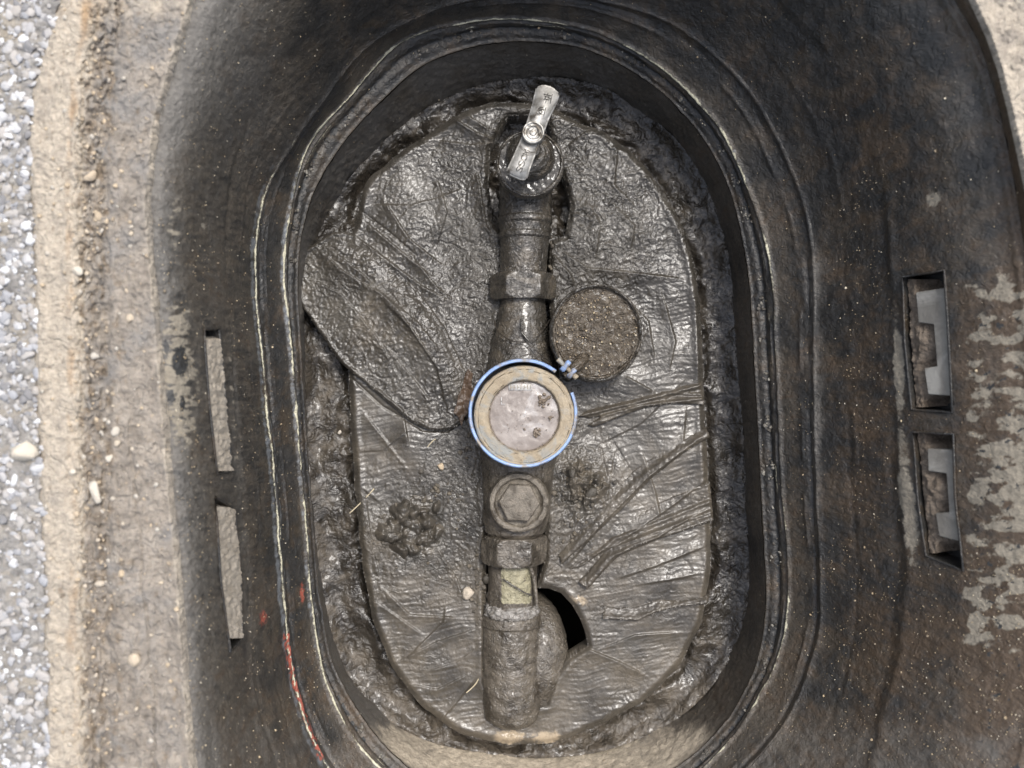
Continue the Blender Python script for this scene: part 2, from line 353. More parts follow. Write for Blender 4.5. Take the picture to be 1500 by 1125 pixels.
# ------------------------------------------------------------ meter box loops (photo pixels, height)
CX, CY = 765, 600
LOOPS = [
 ('A', .250, [(280,0),(228,170),(215,300),(225,420),(240,600),(250,720),(262,850),(272,1000),(285,1150),(330,1350),(500,1550),(860,1640),(1200,1560),(1420,1380),(1545,1150),(1580,900),(1560,600),(1530,350),(1500,220),(1472,100),(1432,0),(1340,-150),(1100,-300),(800,-350),(520,-270),(350,-120)]),
 ('B', .237, [(345,0),(285,170),(264,300),(268,420),(280,600),(290,720),(298,850),(306,1000),(318,1150),(370,1340),(520,1500),(860,1590),(1180,1520),(1400,1350),(1500,1150),(1535,900),(1525,600),(1505,400),(1482,250),(1450,110),(1410,20),(1310,-120),(1090,-260),(800,-310),(540,-230),(410,-100)]),
 ('C', .165, [(410,100),(345,220),(325,350),(335,500),(345,650),(355,800),(365,950),(385,1080),(450,1230),(600,1340),(860,1390),(1080,1320),(1240,1180),(1305,1020),(1330,860),(1322,700),(1315,550),(1310,420),(1300,300),(1265,170),(1180,30),(1050,-70),(880,-120),(700,-115),(530,-30)]),
 ('D', .100, [(530,72),(440,190),(392,270),(374,350),(374,430),(385,550),(400,700),(412,850),(430,1000),(470,1110),(550,1200),(680,1255),(830,1265),(980,1220),(1090,1135),(1165,1040),(1202,930),(1206,850),(1199,700),(1196,500),(1196,400),(1187,320),(1160,240),(1100,130),(1000,40),(900,2),(800,-12),(700,-5),(620,18)]),
 ('E', .070, [(590,58),(510,140),(450,212),(425,300),(414,400),(424,500),(436,650),(447,780),(457,900),(480,1010),(540,1110),(650,1190),(800,1215),(940,1185),(1050,1110),(1130,990),(1155,900),(1155,800),(1146,700),(1137,500),(1130,390),(1100,285),(1060,195),(1000,125),(930,72),(850,38),(760,26),(680,32)]),
 ('F', .054, [(700,66),(620,95),(560,145),(500,212),(455,290),(436,380),(438,500),(448,650),(458,780),(468,880),(490,980),(560,1090),(650,1155),(800,1178),(940,1150),(1035,1090),(1098,1000),(1122,900),(1120,800),(1112,650),(1104,500),(1094,380),(1065,265),(1010,175),(940,112),(860,72),(780,60)]),
 ('G', -.016, [(700,135),(620,172),(545,235),(488,310),(452,400),(447,520),(455,700),(472,850),(500,960),(540,1020),(610,1068),(700,1092),(800,1100),(900,1085),(1000,1035),(1062,960),(1090,870),(1087,700),(1074,520),(1066,400),(1040,300),(995,222),(930,165),(860,130),(780,122)]),
]
NT = 1500
TH = np.linspace(0, 2*np.pi, NT, endpoint=False)
def rad_of(pts):
    s = spline(pts, 14); a = np.arctan2(s[:, 1]-CY, s[:, 0]-CX) % (2*np.pi); r = np.hypot(s[:, 0]-CX, s[:, 1]-CY)
    o = np.argsort(a); return np.interp(TH, a[o], r[o], period=2*np.pi)
RAD = np.array([rad_of(p) for _, _, p in LOOPS]); ZL = np.array([z for _, z, _ in LOOPS])
def zprof(i, t):
    if i == 0: return ZL[0]+(ZL[1]-ZL[0])*t**2.2
    if i == 1: return ZL[1]+(ZL[2]-ZL[1])*(.55*t+.45*t*t)
    return ZL[i]*(1-t)+ZL[i+1]*t
def zsurf(px, py):
    a = np.arctan2(py-CY, px-CX) % (2*np.pi); r = np.hypot(px-CX, py-CY); z = np.full(np.shape(px), ZL[-1])
    R = [np.interp(a, TH, q, period=2*np.pi) for q in RAD]
    for i in range(len(R)-1):
        t = np.clip((R[i]-r)/(R[i]-R[i+1]), 0, 1); z = np.where((r <= R[i]) & (r >= R[i+1]), zprof(i, t), z)
    return np.where(r > R[0], ZL[0], z)
def snorm(px, py):
    p = [P(px+a, py+b, zsurf(np.array(px+a, float), np.array(py+b, float))) for a, b in ((3, 0), (-3, 0), (0, 3), (0, -3))]
    n = np.cross(p[0]-p[1], p[3]-p[2]); return n/np.linalg.norm(n)

SLOTS_R = [[(1323,405),(1384,396),(1389,470),(1396,604),(1336,600),(1326,500)], [(1338,632),(1397,636),(1400,730),(1412,836),(1357,814),(1345,730)]]
SLOTS_L = [[(297,482),(320,482),(327,560),(338,690),(317,695),(305,590)], [(314,728),(342,745),(350,820),(354,935),(336,955),(322,850)]]

box = empty('meter_box', (0, 0, 0.0), 'black plastic oval pit box with stained walls sunk in the ground', 'meter box')
# sample the profile; ring lists per part
def rings(i0, i1, n): return [(i0+(i1-i0)*k/(n-1)) for k in range(n)]
def rad_edge(X, Y):
    a = np.arctan2(Y-CY, X-CX) % (2*np.pi); return np.interp(a, TH, RAD[0], period=2*np.pi)-np.hypot(X-CX, Y-CY)
def make_part(name, i0, i1, n):
    S = np.array(rings(i0, i1, n)); k = np.minimum(S.astype(int), len(LOOPS)-2); t = S-k
    R = RAD[k]*(1-t)[:, None]+RAD[k+1]*t[:, None]; Z = np.array([zprof(int(a_), b_) for a_, b_ in zip(k, t)])
    # soft corners
    for c in range(1, len(LOOPS)-1):
        m = np.abs(S-c) < .06; pass
    X = CX+R*np.cos(TH); Y = CY+R*np.sin(TH); ZZ = np.broadcast_to(Z[:, None], X.shape).copy()
    G = P(X, Y, ZZ)
    SS = np.broadcast_to(S[:, None], X.shape)
    arc = TH[None]*620+0*X
    g = lambda c, w_: np.exp(-((SS-c)/w_)**2)
    wob = .05*fbm(arc/90, SS*2, 0, 3)
    right = sstep(1100, 1250, X)
    f1 = sstep(-.3, .35, fbm(arc/150, SS*.2, 81, 3)); f2 = sstep(-.3, .35, fbm(arc/120, SS*.2, 83, 3))
    d = .0019*g(3.04+wob*.5, .05)-.0018*g(3.22+wob*.3, .05)*f1+.0012*g(3.40, .04)*f2                     # bead D and the channel behind
    d += .0022*g(4.0+wob*.3, .05)+.0011*g(4.22, .05)*f2-.0024*g(4.5, .12)+.0014*g(4.97, .06)            # bead E, dirty groove
    d += .0012*g(2.0+wob, .05)*f1-.0009*g(2.12+wob, .06)*f1+(.0012*g(1.06, .03)-.0008*g(1.16, .05)*f2)*right+.0006*g(2.55+wob, .03)*f2-.0005*g(2.62+wob, .03)*f1
    d += .0007*fbm(X/60, Y/60, 0, 4)+.0004*fbm(X/8, Y/8, 3, 4)+.0004*fbm(X/24, Y/24, 4, 4)
    d += .00035*fbm(arc/5, SS*2.5, 7, 3)*((SS > .9) & (SS < 3.0))            # drag streaks down the wall
    d += .0012*np.maximum(fbm(X/9, Y/9, 11, 3), 0)*np.clip(g(4.6, .2)*1.5, 0, 1)  # dirt crumbs in the groove
    d += (.0011*fbm(X/40, Y/40, 5, 3)+.0006*fbm(arc/12, SS*9, 15, 4))*(SS > 5)*np.clip((SS-5)*6, 0, 1)
    d *= np.clip(np.minimum((SS+.001)*8, 1), .0, 1)
    # stain and tone masks, some painting light on the walls
    n1 = fbm(X/70, Y/70, 21, 4); n2 = fbm(X/18, Y/7, 31, 4); n3 = fbm(arc/11, SS*1.6, 41, 4)
    left_all = sstep(560, 440, X); right = sstep(1100, 1250, X); left = sstep(430, 300, X); wall = ((SS > .75) & (SS < 3)).astype(float)
    brown = .13+.45*right*sstep(1.05, .7, SS)+.12*sstep(1215, 1260, X)+.35*n1+.2*n3+.35*blob(X, Y, 1270, 190, 70, 50, 35)+.4*sstep(1430, 1500, X)+.3*blob(X, Y, 1260, 620, 60, 160)+.35*blob(X, Y, 1330, 930, 110, 90)+.3*blob(X, Y, 330, 60, 60, 120)+.25*sstep(900, 1150, Y)+.3*g(3.95, .35)*right+.4*sstep(1370, 1430, X)*sstep(360, 450, Y)
    grey = .05+.25*n1+.7*sstep(1.0, .2, SS)*left+.35*sstep(1.4, 0, SS)*left+.5*blob(X, Y, 1195, 420, 16, 60)+.5*blob(X, Y, 330, 90, 90, 170)+.65*blob(X, Y, 1197, 620, 12, 130)+.4*blob(X, Y, 1420, 160, 40, 60)+.55*g(2.0, .12)*left*sstep(400, 700, Y)+.5*g(3.3, .1)*left+.4*sstep(1000, 1120, Y)
    pat = fbm(X/40+8+.6*n1, Y/21, 51, 5)
    dry = (.9*sstep(1395, 1430, X)*sstep(370, 430, Y)*sstep(1010, 850, Y)+.35*sstep(1260, 1420, X)*sstep(800, 900, Y)*sstep(1100, 1000, Y))*(.44+1.0*pat)
    dry = dry-.5*blob(X, Y, 1400, 630, 30, 20)+.25*sstep(1440, 1480, X)*sstep(560, 620, Y)*sstep(900, 800, Y)
    dry += .95*blob(X, Y, 1316, 530, 9, 80, -3)+.95*blob(X, Y, 1330, 740, 15, 90, -6)+.8*blob(X, Y, 1368, 292, 13, 16)
    dry += (1.45*blob(X, Y, 264, 548, 24, 105, -3)+.6*blob(X, Y, 255, 320, 16, 40)+.5*blob(X, Y, 298, 330, 6, 30)+.7*g(2.0, .1)*blob(X, Y, 350, 600, 40, 140))*(.7+.8*n2)
    spot = .95*blob(X, Y, 265, 530, 15, 28)+.8*blob(X, Y, 250, 583, 9, 14)+.8*blob(X, Y, 268, 590, 5, 16)+.8*blob(X, Y, 243, 505, 6, 16)+.55*sstep(1410, 1440, X)*(fbm(X/14, Y/8, 61, 3) > .38)*sstep(400, 480, Y)
    yel = 0*X
    ln = fbm(arc/40, SS*3, 71, 3); segl = sstep(-.35, .25, fbm(arc/130, 0*SS, 73, 2))
    brk_ = .85+.55*fbm(arc/14, SS*14, 75, 4); segm = sstep(-.3, .3, fbm(arc/60, SS*2, 77, 3))
    yel += (g(3.0+.012*ln, .016)+.7*g(3.05+.02*ln, .010)*segm)*sstep(700, 480, X)*sstep(150, 300, Y)*1.15*brk_*(.5+.5*segl)
    yel += (g(4.0+.03*ln, .028)+.8*g(4.07+.03*ln, .016)*segm)*(.25+.85*segl)*(sstep(760, 600, X)+sstep(500, 250, Y)*.9+sstep(1000, 1120, X)*sstep(700, 900, Y)*.8+.35)*brk_
    yel += g(4.28+.04*ln, .022)*.8*segl*segm*brk_
    red = (.22+1.3*fbm(arc/7, SS*20, 79, 3)+.35)*np.exp(-(seg_dist(X, Y, [(418,930),(425,985),(440,1030),(468,1110)])[0]/5)**2)+.7*blob(X, Y, 385, 905, 8, 14)+.8*blob(X, Y, 443, 870, 4, 18)
    pale = .75*sstep(4.9, 5.1, SS)*sstep(1030, 1100, Y)+.25*(SS > 5)*blob(X, Y, 620, 110, 90, 40)  # bottom inner wall painted bright, as light falling on it would
    edg = (rad_edge(X, Y))
    grey = .02+.22*n1+left*(.56*sstep(115, 0, edg+45*n1+25*n2)+.35*n2*sstep(80, 40, edg)+.15*sstep(1.4, .6, SS))+.5*blob(X, Y, 1195, 420, 16, 60)+.5*blob(X, Y, 330, 90, 90, 170)+.65*blob(X, Y, 1197, 620, 12, 130)+.4*blob(X, Y, 1420, 160, 40, 60)+.5*g(2.0, .12)*left*sstep(400, 700, Y)+.55*g(3.25, .1)*left*(.6+.8*n3)+.35*sstep(1000, 1120, Y)+.3*blob(X, Y, 300, 60, 90, 150)  # dust greys; left wall also lightened to paint light falling on it
    film_and_light = .22+.55*right*sstep(1.05, .8, SS)+.28*left+.25*sstep(1330, 1450, X)+.25*n1+.75*(SS > 4.95)*(.55+.45*sstep(1000, 600, X))+.55*sstep(430, 300, X)*sstep(60, 20, 0*X+40)*(.55+.6*n2)*sstep(.7, 1.2, SS)+.7*blob(X, Y, 330, 60, 130, 190)+.35*g(3.9, .4)+.5*n2*left+.3*sstep(850, 1100, Y)  # silt film, raised on left and inner walls to paint in light
    worn = left_all*(.95*g(2.93+.02*ln, .055)*(.7+.5*n3)+.55*g(3.93, .06)*(.6+.6*n3)+.5*g(3.15, .03))*sstep(150, 330, Y)+.45*g(3.97, .04)*sstep(900, 500, Y)*(.5+.6*n3)
    film_and_light = film_and_light*np.clip(1-.85*g(3.4, .45)*left_all, 0, 1)
    grey = grey+.75*g(2.14+.05*n1, .10)*left*sstep(430, 560, Y)*(.75+.5*n2)+.3*g(1.75, .2)*left*(.6+n2)
    grey = grey+(SS > 5)*(.45+.35*n1+.25*fbm(arc/60, SS*4, 95, 3))*sstep(1050, 800, X)+.12*(SS > 5)  # inner wall lightened in colour to make up for dim light
    spot = spot+.9*g(4.5, .16)*(.6+.7*n3)  # darker along the groove between the beads
    att = dict(film_and_light=film_and_light, worn=worn, brown=brown, grey=grey, dry=dry, darkspot=spot, yellow=yel, red=red, pale=pale)
    att = {a: np.clip(v, 0, 1.3) for a, v in att.items()}
    N = grid_normals(G, False, True); N = np.where(N[..., 2:3] < 0, -N, N) if SS.max() < 5 else N
    # orientation: make normals face the pit axis / camera
    tocam = np.array([0, 0, H])-G; s = np.sign((N*tocam).sum(-1, keepdims=True)); N = N*s
    G = G+N*d[..., None]
    F = grid_faces(*X.shape, False, True)
    cx_ = X.ravel()[F].mean(1); cy_ = Y.ravel()[F].mean(1); keep = np.ones(len(F), bool)
    if name == 'upper_wall' or name == 'rim':
        for q in SLOTS_R+SLOTS_L: keep &= poly_sdf(cx_, cy_, q) > 0
    F = F[keep]
    a, b, c = G.reshape(-1, 3)[F[0, 0]], G.reshape(-1, 3)[F[0, 1]], G.reshape(-1, 3)[F[0, 2]]
    if np.dot(np.cross(b-a, c-a), np.array([0, 0, H])-a) < 0: F = F[:, ::-1]
    return mesh_obj(name, G, F, M['box'], box, att)
make_part('rim', 0, 1.0, 26)
make_part('upper_wall', 1.0, 3.0, 130)
make_part('stepped_ledge', 3.0, 5.0, 70)
make_part('inner_wall', 5.0, 6.0, 50)

# slots in the wall: recess, its mud and the clip plate
def offset_grid(poly_l, poly_r, y0, y1, depth, nu, nv, noise=.0, fq=300):
    """grid between a left and a right pixel polyline, sunk into the wall by depth (function of u,v or number)"""
    ys = np.linspace(y0, y1, nv); l = np.interp(ys, [p[1] for p in poly_l], [p[0] for p in poly_l]); r = np.interp(ys, [p[1] for p in poly_r], [p[0] for p in poly_r])
    u = np.linspace(0, 1, nu)[:, None]; X = l*(1-u)+r*u; Y = ys[None]+0*X
    Z = zsurf(X, Y); return X, Y, P(X, Y, Z)
def in_wall(px, py, dep, n):
    px = np.asarray(px, float); py = np.asarray(py, float)
    return P(px, py, zsurf(px, py))-np.asarray(dep)[..., None]*n
def recess(q, n, depth, mat, parent):
    """side walls and back of a slot opening (closed pixel outline q)"""
    s = []
    for i in range(len(q)):
        a, b = np.array(q[i], float), np.array(q[(i+1) % len(q)], float)
        for k in range(8): s.append(a+(b-a)*k/8)
    s = np.array(s); K = 7; G = np.stack([in_wall(s[:, 0], s[:, 1], np.full(len(s), -0.0008 if k == 0 else depth*k/(K-1)), n) for k in range(K)])
    o = surf('slot_recess', G, mat, parent, wv=True, flip=True)
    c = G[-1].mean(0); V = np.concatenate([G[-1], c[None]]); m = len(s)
    mesh_obj('slot_back', V, [(i, (i+1) % m, m) for i in range(m)], M['gapshade'], o)
    # moulded lip
    lip = np.array(in_wall(s[:, 0], s[:, 1], np.full(len(s), -.0006), n)); t = tube('slot_lip', lip[::2], .0009, M['box'], parent, nv=8, per=1, closed=True)
    return o
for i, q in enumerate(SLOTS_R):
    x0 = np.mean([p[0] for p in q]); y0 = np.mean([p[1] for p in q]); n = snorm(x0, y0)
    recess(q, n, .019, M['box'], box)
    a = np.array(q[0]); dx = (q[4][0]-q[0][0]); h = q[4][1]-q[0][1]
    # coordinates along the slot: u from the left edge in pixels, v from 0 to 1 downwards
    def pt(u, v): return (q[0][0]+dx*v+u, q[0][1]+h*v)
    # muddy floor strip (low side) running under the plate, bulging in the notch
    uu = np.linspace(1, 46, 60); vv = np.linspace(.02, .985, 150); U, V_ = np.meshgrid(uu, vv, indexing='ij')
    Xp = q[0][0]+dx*V_+U; Yp = q[0][1]+h*V_; dep = .0035+.012*sstep(8, 50, U)-.0075*blob(U, V_, 30, .47, 16, .11)+.0014*fbm(Xp/9, Yp/9, 3, 5)+.001*np.maximum(0, pn(U/6, V_*9))
    dep += .01*(sstep(.16, .02, V_)+sstep(.88, .98, V_))*sstep(10, 16, U)
    surf('packed_mud', in_wall(Xp, Yp, dep, n), M['slotmud'], box, disp=None, flip=True)
    # clip plate: C shape, notch open to the low side
    out = [(17,.12),(60,.085),(63,.30),(66,.60),(68,.90),(25,.885),(22,.69),(41,.675),(40,.36),(18,.345)]
    if i == 1: out = [(18,.14),(56,.15),(60,.35),(63,.55),(64,.75),(60,.90),(22,.845),(20,.66),(40,.655),(42,.34),(16,.32)]
    bm = bmesh.new(); T_ = []; B_ = []
    for (u, v) in out:
        p = pt(u-2, v); base = in_wall(p[0], p[1], 0.0, n)
        T_.append(bm.verts.new(tuple(base-n*.0012))); B_.append(bm.verts.new(tuple(base-n*.0085)))
    m_ = len(out); bm.faces.new(T_); bm.faces.new(B_[::-1])
    for k in range(m_): bm.faces.new((T_[k], B_[k], B_[(k+1) % m_], T_[(k+1) % m_]))
    bmesh.ops.recalc_face_normals(bm, faces=bm.faces); bmesh.ops.bevel(bm, geom=list(bm.edges), offset=.0005, segments=1, affect='EDGES')
    me = bpy.data.meshes.new('clip_plate'); bm.to_mesh(me); bm.free(); me.materials.append(M['clip'])
    o = bpy.data.objects.new('clip_plate', me); COL.objects.link(o); o.parent = box
for i, q in enumerate(SLOTS_L):
    x0 = np.mean([p[0] for p in q]); y0 = np.mean([p[1] for p in q]); n = snorm(x0, y0)
    recess(q, n, .008, M['box'], box)
    lft = [q[0], q[5], q[4]]; rgt = [q[1], q[2], q[3]]
    yy = np.linspace(q[0][1]+10, q[3][1], 160); l = np.interp(yy, [p[1] for p in lft], [p[0] for p in lft]); r = np.interp(yy, [p[1] for p in rgt], [p[0] for p in rgt])
    u = np.linspace(0, 1, 30)[:, None]; Xp = l*(1-u)+r*u; Yp = yy[None]+0*Xp
    dep = -.0008+.0012*fbm(Xp/6, Yp/9, 5, 4)+.006*sstep(.03, 0, (Yp-yy[0])/(yy[-1]-yy[0]))-.0006*(u-.5)
    surf('packed_mud', in_wall(Xp, Yp, dep, n), M['slottan'], box, flip=True)

# ------------------------------------------------------------ ground
def edgeA(y): return np.interp(y, [-120, 0, 170, 300, 420, 600, 720, 850, 1000, 1150, 1260], [330, 280, 228, 215, 225, 240, 250, 262, 272, 285, 305])
def xasph(y): return np.interp(y, [-120, 0, 100, 200, 375, 600, 750, 900, 1125, 1260], [110, 92, 60, 46, 54, 60, 64, 72, 72, 80])+5*fbm(y/60., 0*y, 0, 3)
ys = np.arange(-110, 1240, 9.)
def dirt_h(X, Y, d):
    xa = xasph(Y); xe = edgeA(Y); z = np.full(X.shape, .2535)
    k = np.interp(Y, [0, 200], [1.25, 1]); g0 = 108*k+8*np.interp(Y, [300, 1125], [0, 1]); g1 = g0+46
    wob = 5*fbm(X/40, Y/70, 4, 3)
    z += .0018*fbm(X/35, Y/50, 0, 4)+.0007*fbm(X/7, Y/7, 2, 4)
    gr = sstep(g0-6, g0+8, X+wob)*sstep(g1+9, g1-7, X-wob)
    z -= .0035*gr; z += gr*(.006*np.sqrt(np.abs(fbm(X/17, Y/24, 6, 3))+.01)-.002+.0007*fbm(X/6, Y/6, 8, 3)); z += .0022*np.exp(-((X-wob*.6-g0-5)/6)**2)*(.6+.5*fbm(X/9, Y/9, 27, 3)); z += .0022*np.sqrt(np.abs(fbm(X/22, Y/30, 26, 4))+.004)*sstep(g0, g1, X)-.0012*np.exp(-((X-g1-3-wob)/2.2)**2)*sstep(-.2, .2, fbm(0*X, Y/60, 28, 2))
    z += .0016*sstep(g1, g1+14, X-wob)-.0010*np.exp(-((X-(xe-52+wob*1.5))/1.6)**2)*sstep(500, 700, Y)*1.6
    z += .0018*np.exp(-((xe-X)/8)**2)
    z -= .004*np.exp(-(d/4)**2)
    return z
ringpoly = [(xasph(np.array([y]))[0]-6, y) for y in ys]+[(edgeA(y)+2, y) for y in ys[::-1]]
g0f = lambda Y: 108*np.interp(Y, [0, 200], [1.25, 1])+8*np.interp(Y, [300, 1125], [0, 1])
sheet('dirt_verge', ringpoly, dirt_h, 1.7, M['dirt'], thick=.006, attrs={
    'pale': lambda X, Y, d: np.clip(.8*sstep(g0f(Y)+10, g0f(Y)-4, X)+.55*np.exp(-((edgeA(Y)-X)/7)**2)+.75*np.exp(-((X-g0f(Y)-6)/8)**2)+.3*blob(X, Y, 130, 300, 40, 300)+.3*fbm(X/20, Y/50, 9, 3)+.5*sstep(60, 0, Y), 0, 1),
    'orange': lambda X, Y, d: np.clip(.36*np.exp(-((X-g0f(Y)+7)/9)**2)+.3*fbm(X/16, Y/60, 12, 3)+.4*blob(X, Y, 130, 20, 50, 30)-.05, 0, 1),
    'grit': lambda X, Y, d: np.clip(.34*sstep(g0f(Y)-2, g0f(Y)+10, X)*sstep(g0f(Y)+95, g0f(Y)+30, X)+.55*fbm(X/14, Y/22, 15, 4), 0, 1)})['kind'] = 'structure'
asp_poly = [(-110, y) for y in ys[::-1]]+[(xasph(np.array([y]))[0]+1+2.5*math.sin(y*.31), y) for y in ys]
asph = sheet('asphalt', asp_poly, lambda X, Y, d: .252+.002*fbm(X/14, Y/14, 0, 4)-.004*np.exp(-(d/4)**2), 2.2, M['asphalt'], thick=.008); asph['kind'] = 'structure'
C = []; S = []; T_ = []
for i in range(2600):
    y = random.uniform(-90, 1215); x = random.uniform(-70, xasph(np.array([y]))[0]-1); s = random.choice((2, 3, 4, 4, 5, 6, 7, 9, 12))*random.uniform(.7, 1.1)
    C.append(P(x, y, .2525)); S.append(m_px(s, .252)); T_.append(min(1, max(0, random.gauss(.45, .3))))
tag(scatter('asphalt_aggregate', C, S, M['aggregate'], asph, lo=False, tint=T_, flat=.38), kind='stuff')
# upper right corner
rp = [(1432,0),(1472,100),(1500,220),(1530,350),(1700,350),(1700,-120),(1370,-120)]
rp = [(1370,-120),(1405,-50)]+[(x-3, y) for x, y in [(1432,0),(1455,50),(1472,100),(1487,160),(1500,220),(1515,290),(1530,350)]]+[(1700,350),(1700,-120)]
sheet('dirt_shoulder', rp, lambda X, Y, d: .254+.0016*fbm(X/25, Y/25, 0, 4)+.0007*fbm(X/6, Y/6, 3, 3)+.0015*np.exp(-(d/6)**2), 2.2, M['dirt'], thick=.006,
      attrs={'pale': lambda X, Y, d: np.clip(.62+.35*fbm(X/18, Y/25, 9, 3), 0, 1), 'grit': lambda X, Y, d: np.clip(.3*fbm(X/9, Y/9, 5, 3), 0, 1)})['kind'] = 'structure'
# surrounding ground far out
rr = [RAD[0]*1.004, RAD[0]*1.25, RAD[0]*2, RAD[0]*6, RAD[0]*40]; zz = [.246, .2455, .2455, .245, .245]
Gg = np.stack([P(CX+r*np.cos(TH), CY+r*np.sin(TH), z) for r, z in zip(rr, zz)])[:, ::6]
surf('ground', Gg, M['dirt'], wv=True, flip=False)['kind'] = 'structure'
C = []; S = []
for i in range(800):
    y = random.uniform(-90, 1215)
    x = random.gauss(g0f(np.array([y]))[0]+26, 17) if random.random() < .45 else random.uniform(xasph(np.array([y]))[0], edgeA(y)-3)
    if x > edgeA(y)-3: continue
    s = random.choice((.8, 1, 1.2, 1.5, 2, 2.8, 4.2)); C.append(P(x, y, float(dirt_h(np.array([x]), np.array([y]), np.array([50.]))[0])+.0004)); S.append(m_px(s, .25))
tag(scatter('loose_grit', C, S, M['stone'], None, lo=True, tint=[random.random()*.75 for _ in C]), kind='stuff', label='fine tan grit in the groove between asphalt and pit rim', cat='grit')
def stone(x, y, s, label, tint=.6, z=None, mat='stone', name='stone', flat=.6, seed=None):
    z = float(dirt_h(np.array([x*1.]), np.array([y*1.]), np.array([50.]))[0])+m_px(s, .25)*.25 if z is None else z
    v = stone_verts(P(x, y, z), m_px(s, z), seed or int(x*7+y), flat=flat)
    o = mesh_obj(name, v, ICO_F, M[mat], None, {'tint': np.full(len(v), tint)}); return tag(o, label, 'stone')
for a in [(133,257,12,'tan angular stone near the upper left rim',.4), (142,316,9,'brown stone in the gritty groove just below the tan angular one',.15),
          (114,398,9,'pale grey stone at the top of the visible gritty groove',.95),
          (190,466,8,'orange tan pebble on the grey silt beside the upper left slot',.45), (139,522,8,'grey pebble in the groove, left of the upper left slot',.75),
          (134,548,8,'tan oval pebble directly below the grey pebble in the groove',.5), (168,632,8,'small pale egg shaped pebble at the left',.8),
          (171,649,6,'little tan pebble touching the egg shaped pebble',.5), (160,671,7,'cream pebble below the egg shaped pebble',.9),
          (105,692,7,'cream chip at the edge of the beige strip',.9), (146,856,9,'round tan stone low in the groove',.55), (178,842,8,'reddish tan chip right of the round tan stone',.3),
          (196,968,11,'tan stone half sunk in silt at lower left',.45), (36,664,21,'large white stone set in the asphalt edge',.95)]:
    stone(*a)
# long pale chip
v = stone_verts((0, 0, 0), 1, 5, flat=.35); c = P(140, 722, .2565); ca, sa = math.cos(1.9), math.sin(1.9)
v = v*[m_px(30, .25), m_px(10, .25), m_px(14, .25)]; v = np.stack([v[:, 0]*ca-v[:, 1]*sa, v[:, 0]*sa+v[:, 1]*ca, v[:, 2]], -1)+c
tag(mesh_obj('stone', v, ICO_F, M['stone'], None, {'tint': np.full(len(v), .85)}), 'long pale pointed stone chip lying in the groove', 'stone')

# ------------------------------------------------------------ mud floor under and round the board
VOID = [(783,856),(806,858),(826,866),(844,884),(856,905),(864,928),(868,950),(845,975),(800,1005),(765,985),(765,900)]
gp = spline(LOOPS[6][2], 6); gp = np.array([CX, CY])+(gp-np.array([CX, CY]))*1.02
OUT_ = [(748,150),(685,160),(590,220),(530,280),(510,345),(508,420),(513,620),(530,820),(572,975),(672,1075),(745,1092),(870,1066),(995,978),(1042,830),(1032,600),(1020,400),(975,285),(925,222),(842,178)]
def mud_h(X, Y, d):
    n = fbm(X/22, Y/22, 2, 4); r = np.abs(fbm(X/7, Y/7, 9, 3))
    sd = np.maximum(poly_sdf(X, Y, OUT_), 0)
    return -.0125+.0034*fbm(X/55, Y/55, 2, 4)+.0022*r*sstep(0, .7, fbm(X/50, Y/50, 17, 2))+.0002*fbm(X/5, Y/5, 3, 2)+.010*np.exp(-(d/16)**2)*(.6+.5*np.clip(fbm(X/80, Y/80, 18, 4)+.3, 0, 1))-.006*np.exp(-(sd/9)**2)+.015*np.exp(-(sd/14)**2)*np.clip(.12+1.1*fbm(X/85, Y/85, 19, 4), 0, 1)
mud = sheet('mud_floor', gp, mud_h, 1.9, M['mud'], holes=[VOID], attrs={'dry': lambda X, Y, d: np.clip(.12+.35*fbm(X/35, Y/35, 5, 3)+.45*sstep(850, 1080, Y)+.35*sstep(560, 440, X)*sstep(430, 600, Y), 0, 1)})
mud['kind'] = 'structure'
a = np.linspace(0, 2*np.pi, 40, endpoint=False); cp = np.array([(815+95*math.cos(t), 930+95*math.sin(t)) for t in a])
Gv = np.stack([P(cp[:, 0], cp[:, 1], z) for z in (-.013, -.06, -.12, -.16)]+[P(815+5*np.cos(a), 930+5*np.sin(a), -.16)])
surf('void_cup', Gv, M['voidblack'], wv=True, flip=True)['kind'] = 'structure'  # closed cup added to stop light leaking in, keeping the hole black

# ------------------------------------------------------------ insulation board
board = empty('insulation_board', tuple(P(765, 600, 0)), 'oval insulation board wrapped in muddy dark plastic around the pipe', 'insulation board')
def dens(pts, nz, step=9):
    o = []
    for a, b in zip(pts, pts[1:]+pts[:1]):
        a = np.array(a, float); b = np.array(b, float); n = max(1, int(np.hypot(*(b-a))/step))
        for k in range(n): o.append(a+(b-a)*k/n)
    o = np.array(o); o = (np.roll(o, 1, 0)+2*o+np.roll(o, -1, 0))/4
    return o+np.stack([1.6*fbm(o[:, 0]/25, o[:, 1]/25, nz, 3), 1.6*fbm(o[:, 0]/25, o[:, 1]/25, nz+4, 3)], -1)
OUT = dens([(748,150),(728,148),(685,160),(640,188),(590,220),(541,260),(530,280),(520,330),(511,345),(508,420),(510,520),(513,620),(520,720),(530,820),(545,905),(572,975),(615,1032),(672,1075),(745,1092),(815,1088),(870,1066),(940,1030),(995,978),(1028,910),(1042,830),(1040,740),(1032,600),(1028,480),(1020,400),(1002,335),(975,285),(952,252),(925,222),(882,190),(842,178),(815,160),(790,152)], 9)
SLOT = [(745,170),(800,168),(812,215),(826,262),(836,300),(828,345),(806,352),(802,420),(812,520),(812,640),(800,700),(798,820),(786,861),(804,862),(822,869),(838,886),(850,907),(858,928),(861,946),(832,965),(812,990),(800,1030),(728,1035),(712,1000),(712,880),(712,820),(715,700),(716,600),(722,520),(742,430),(738,345),(722,325),(716,270),(718,215)]
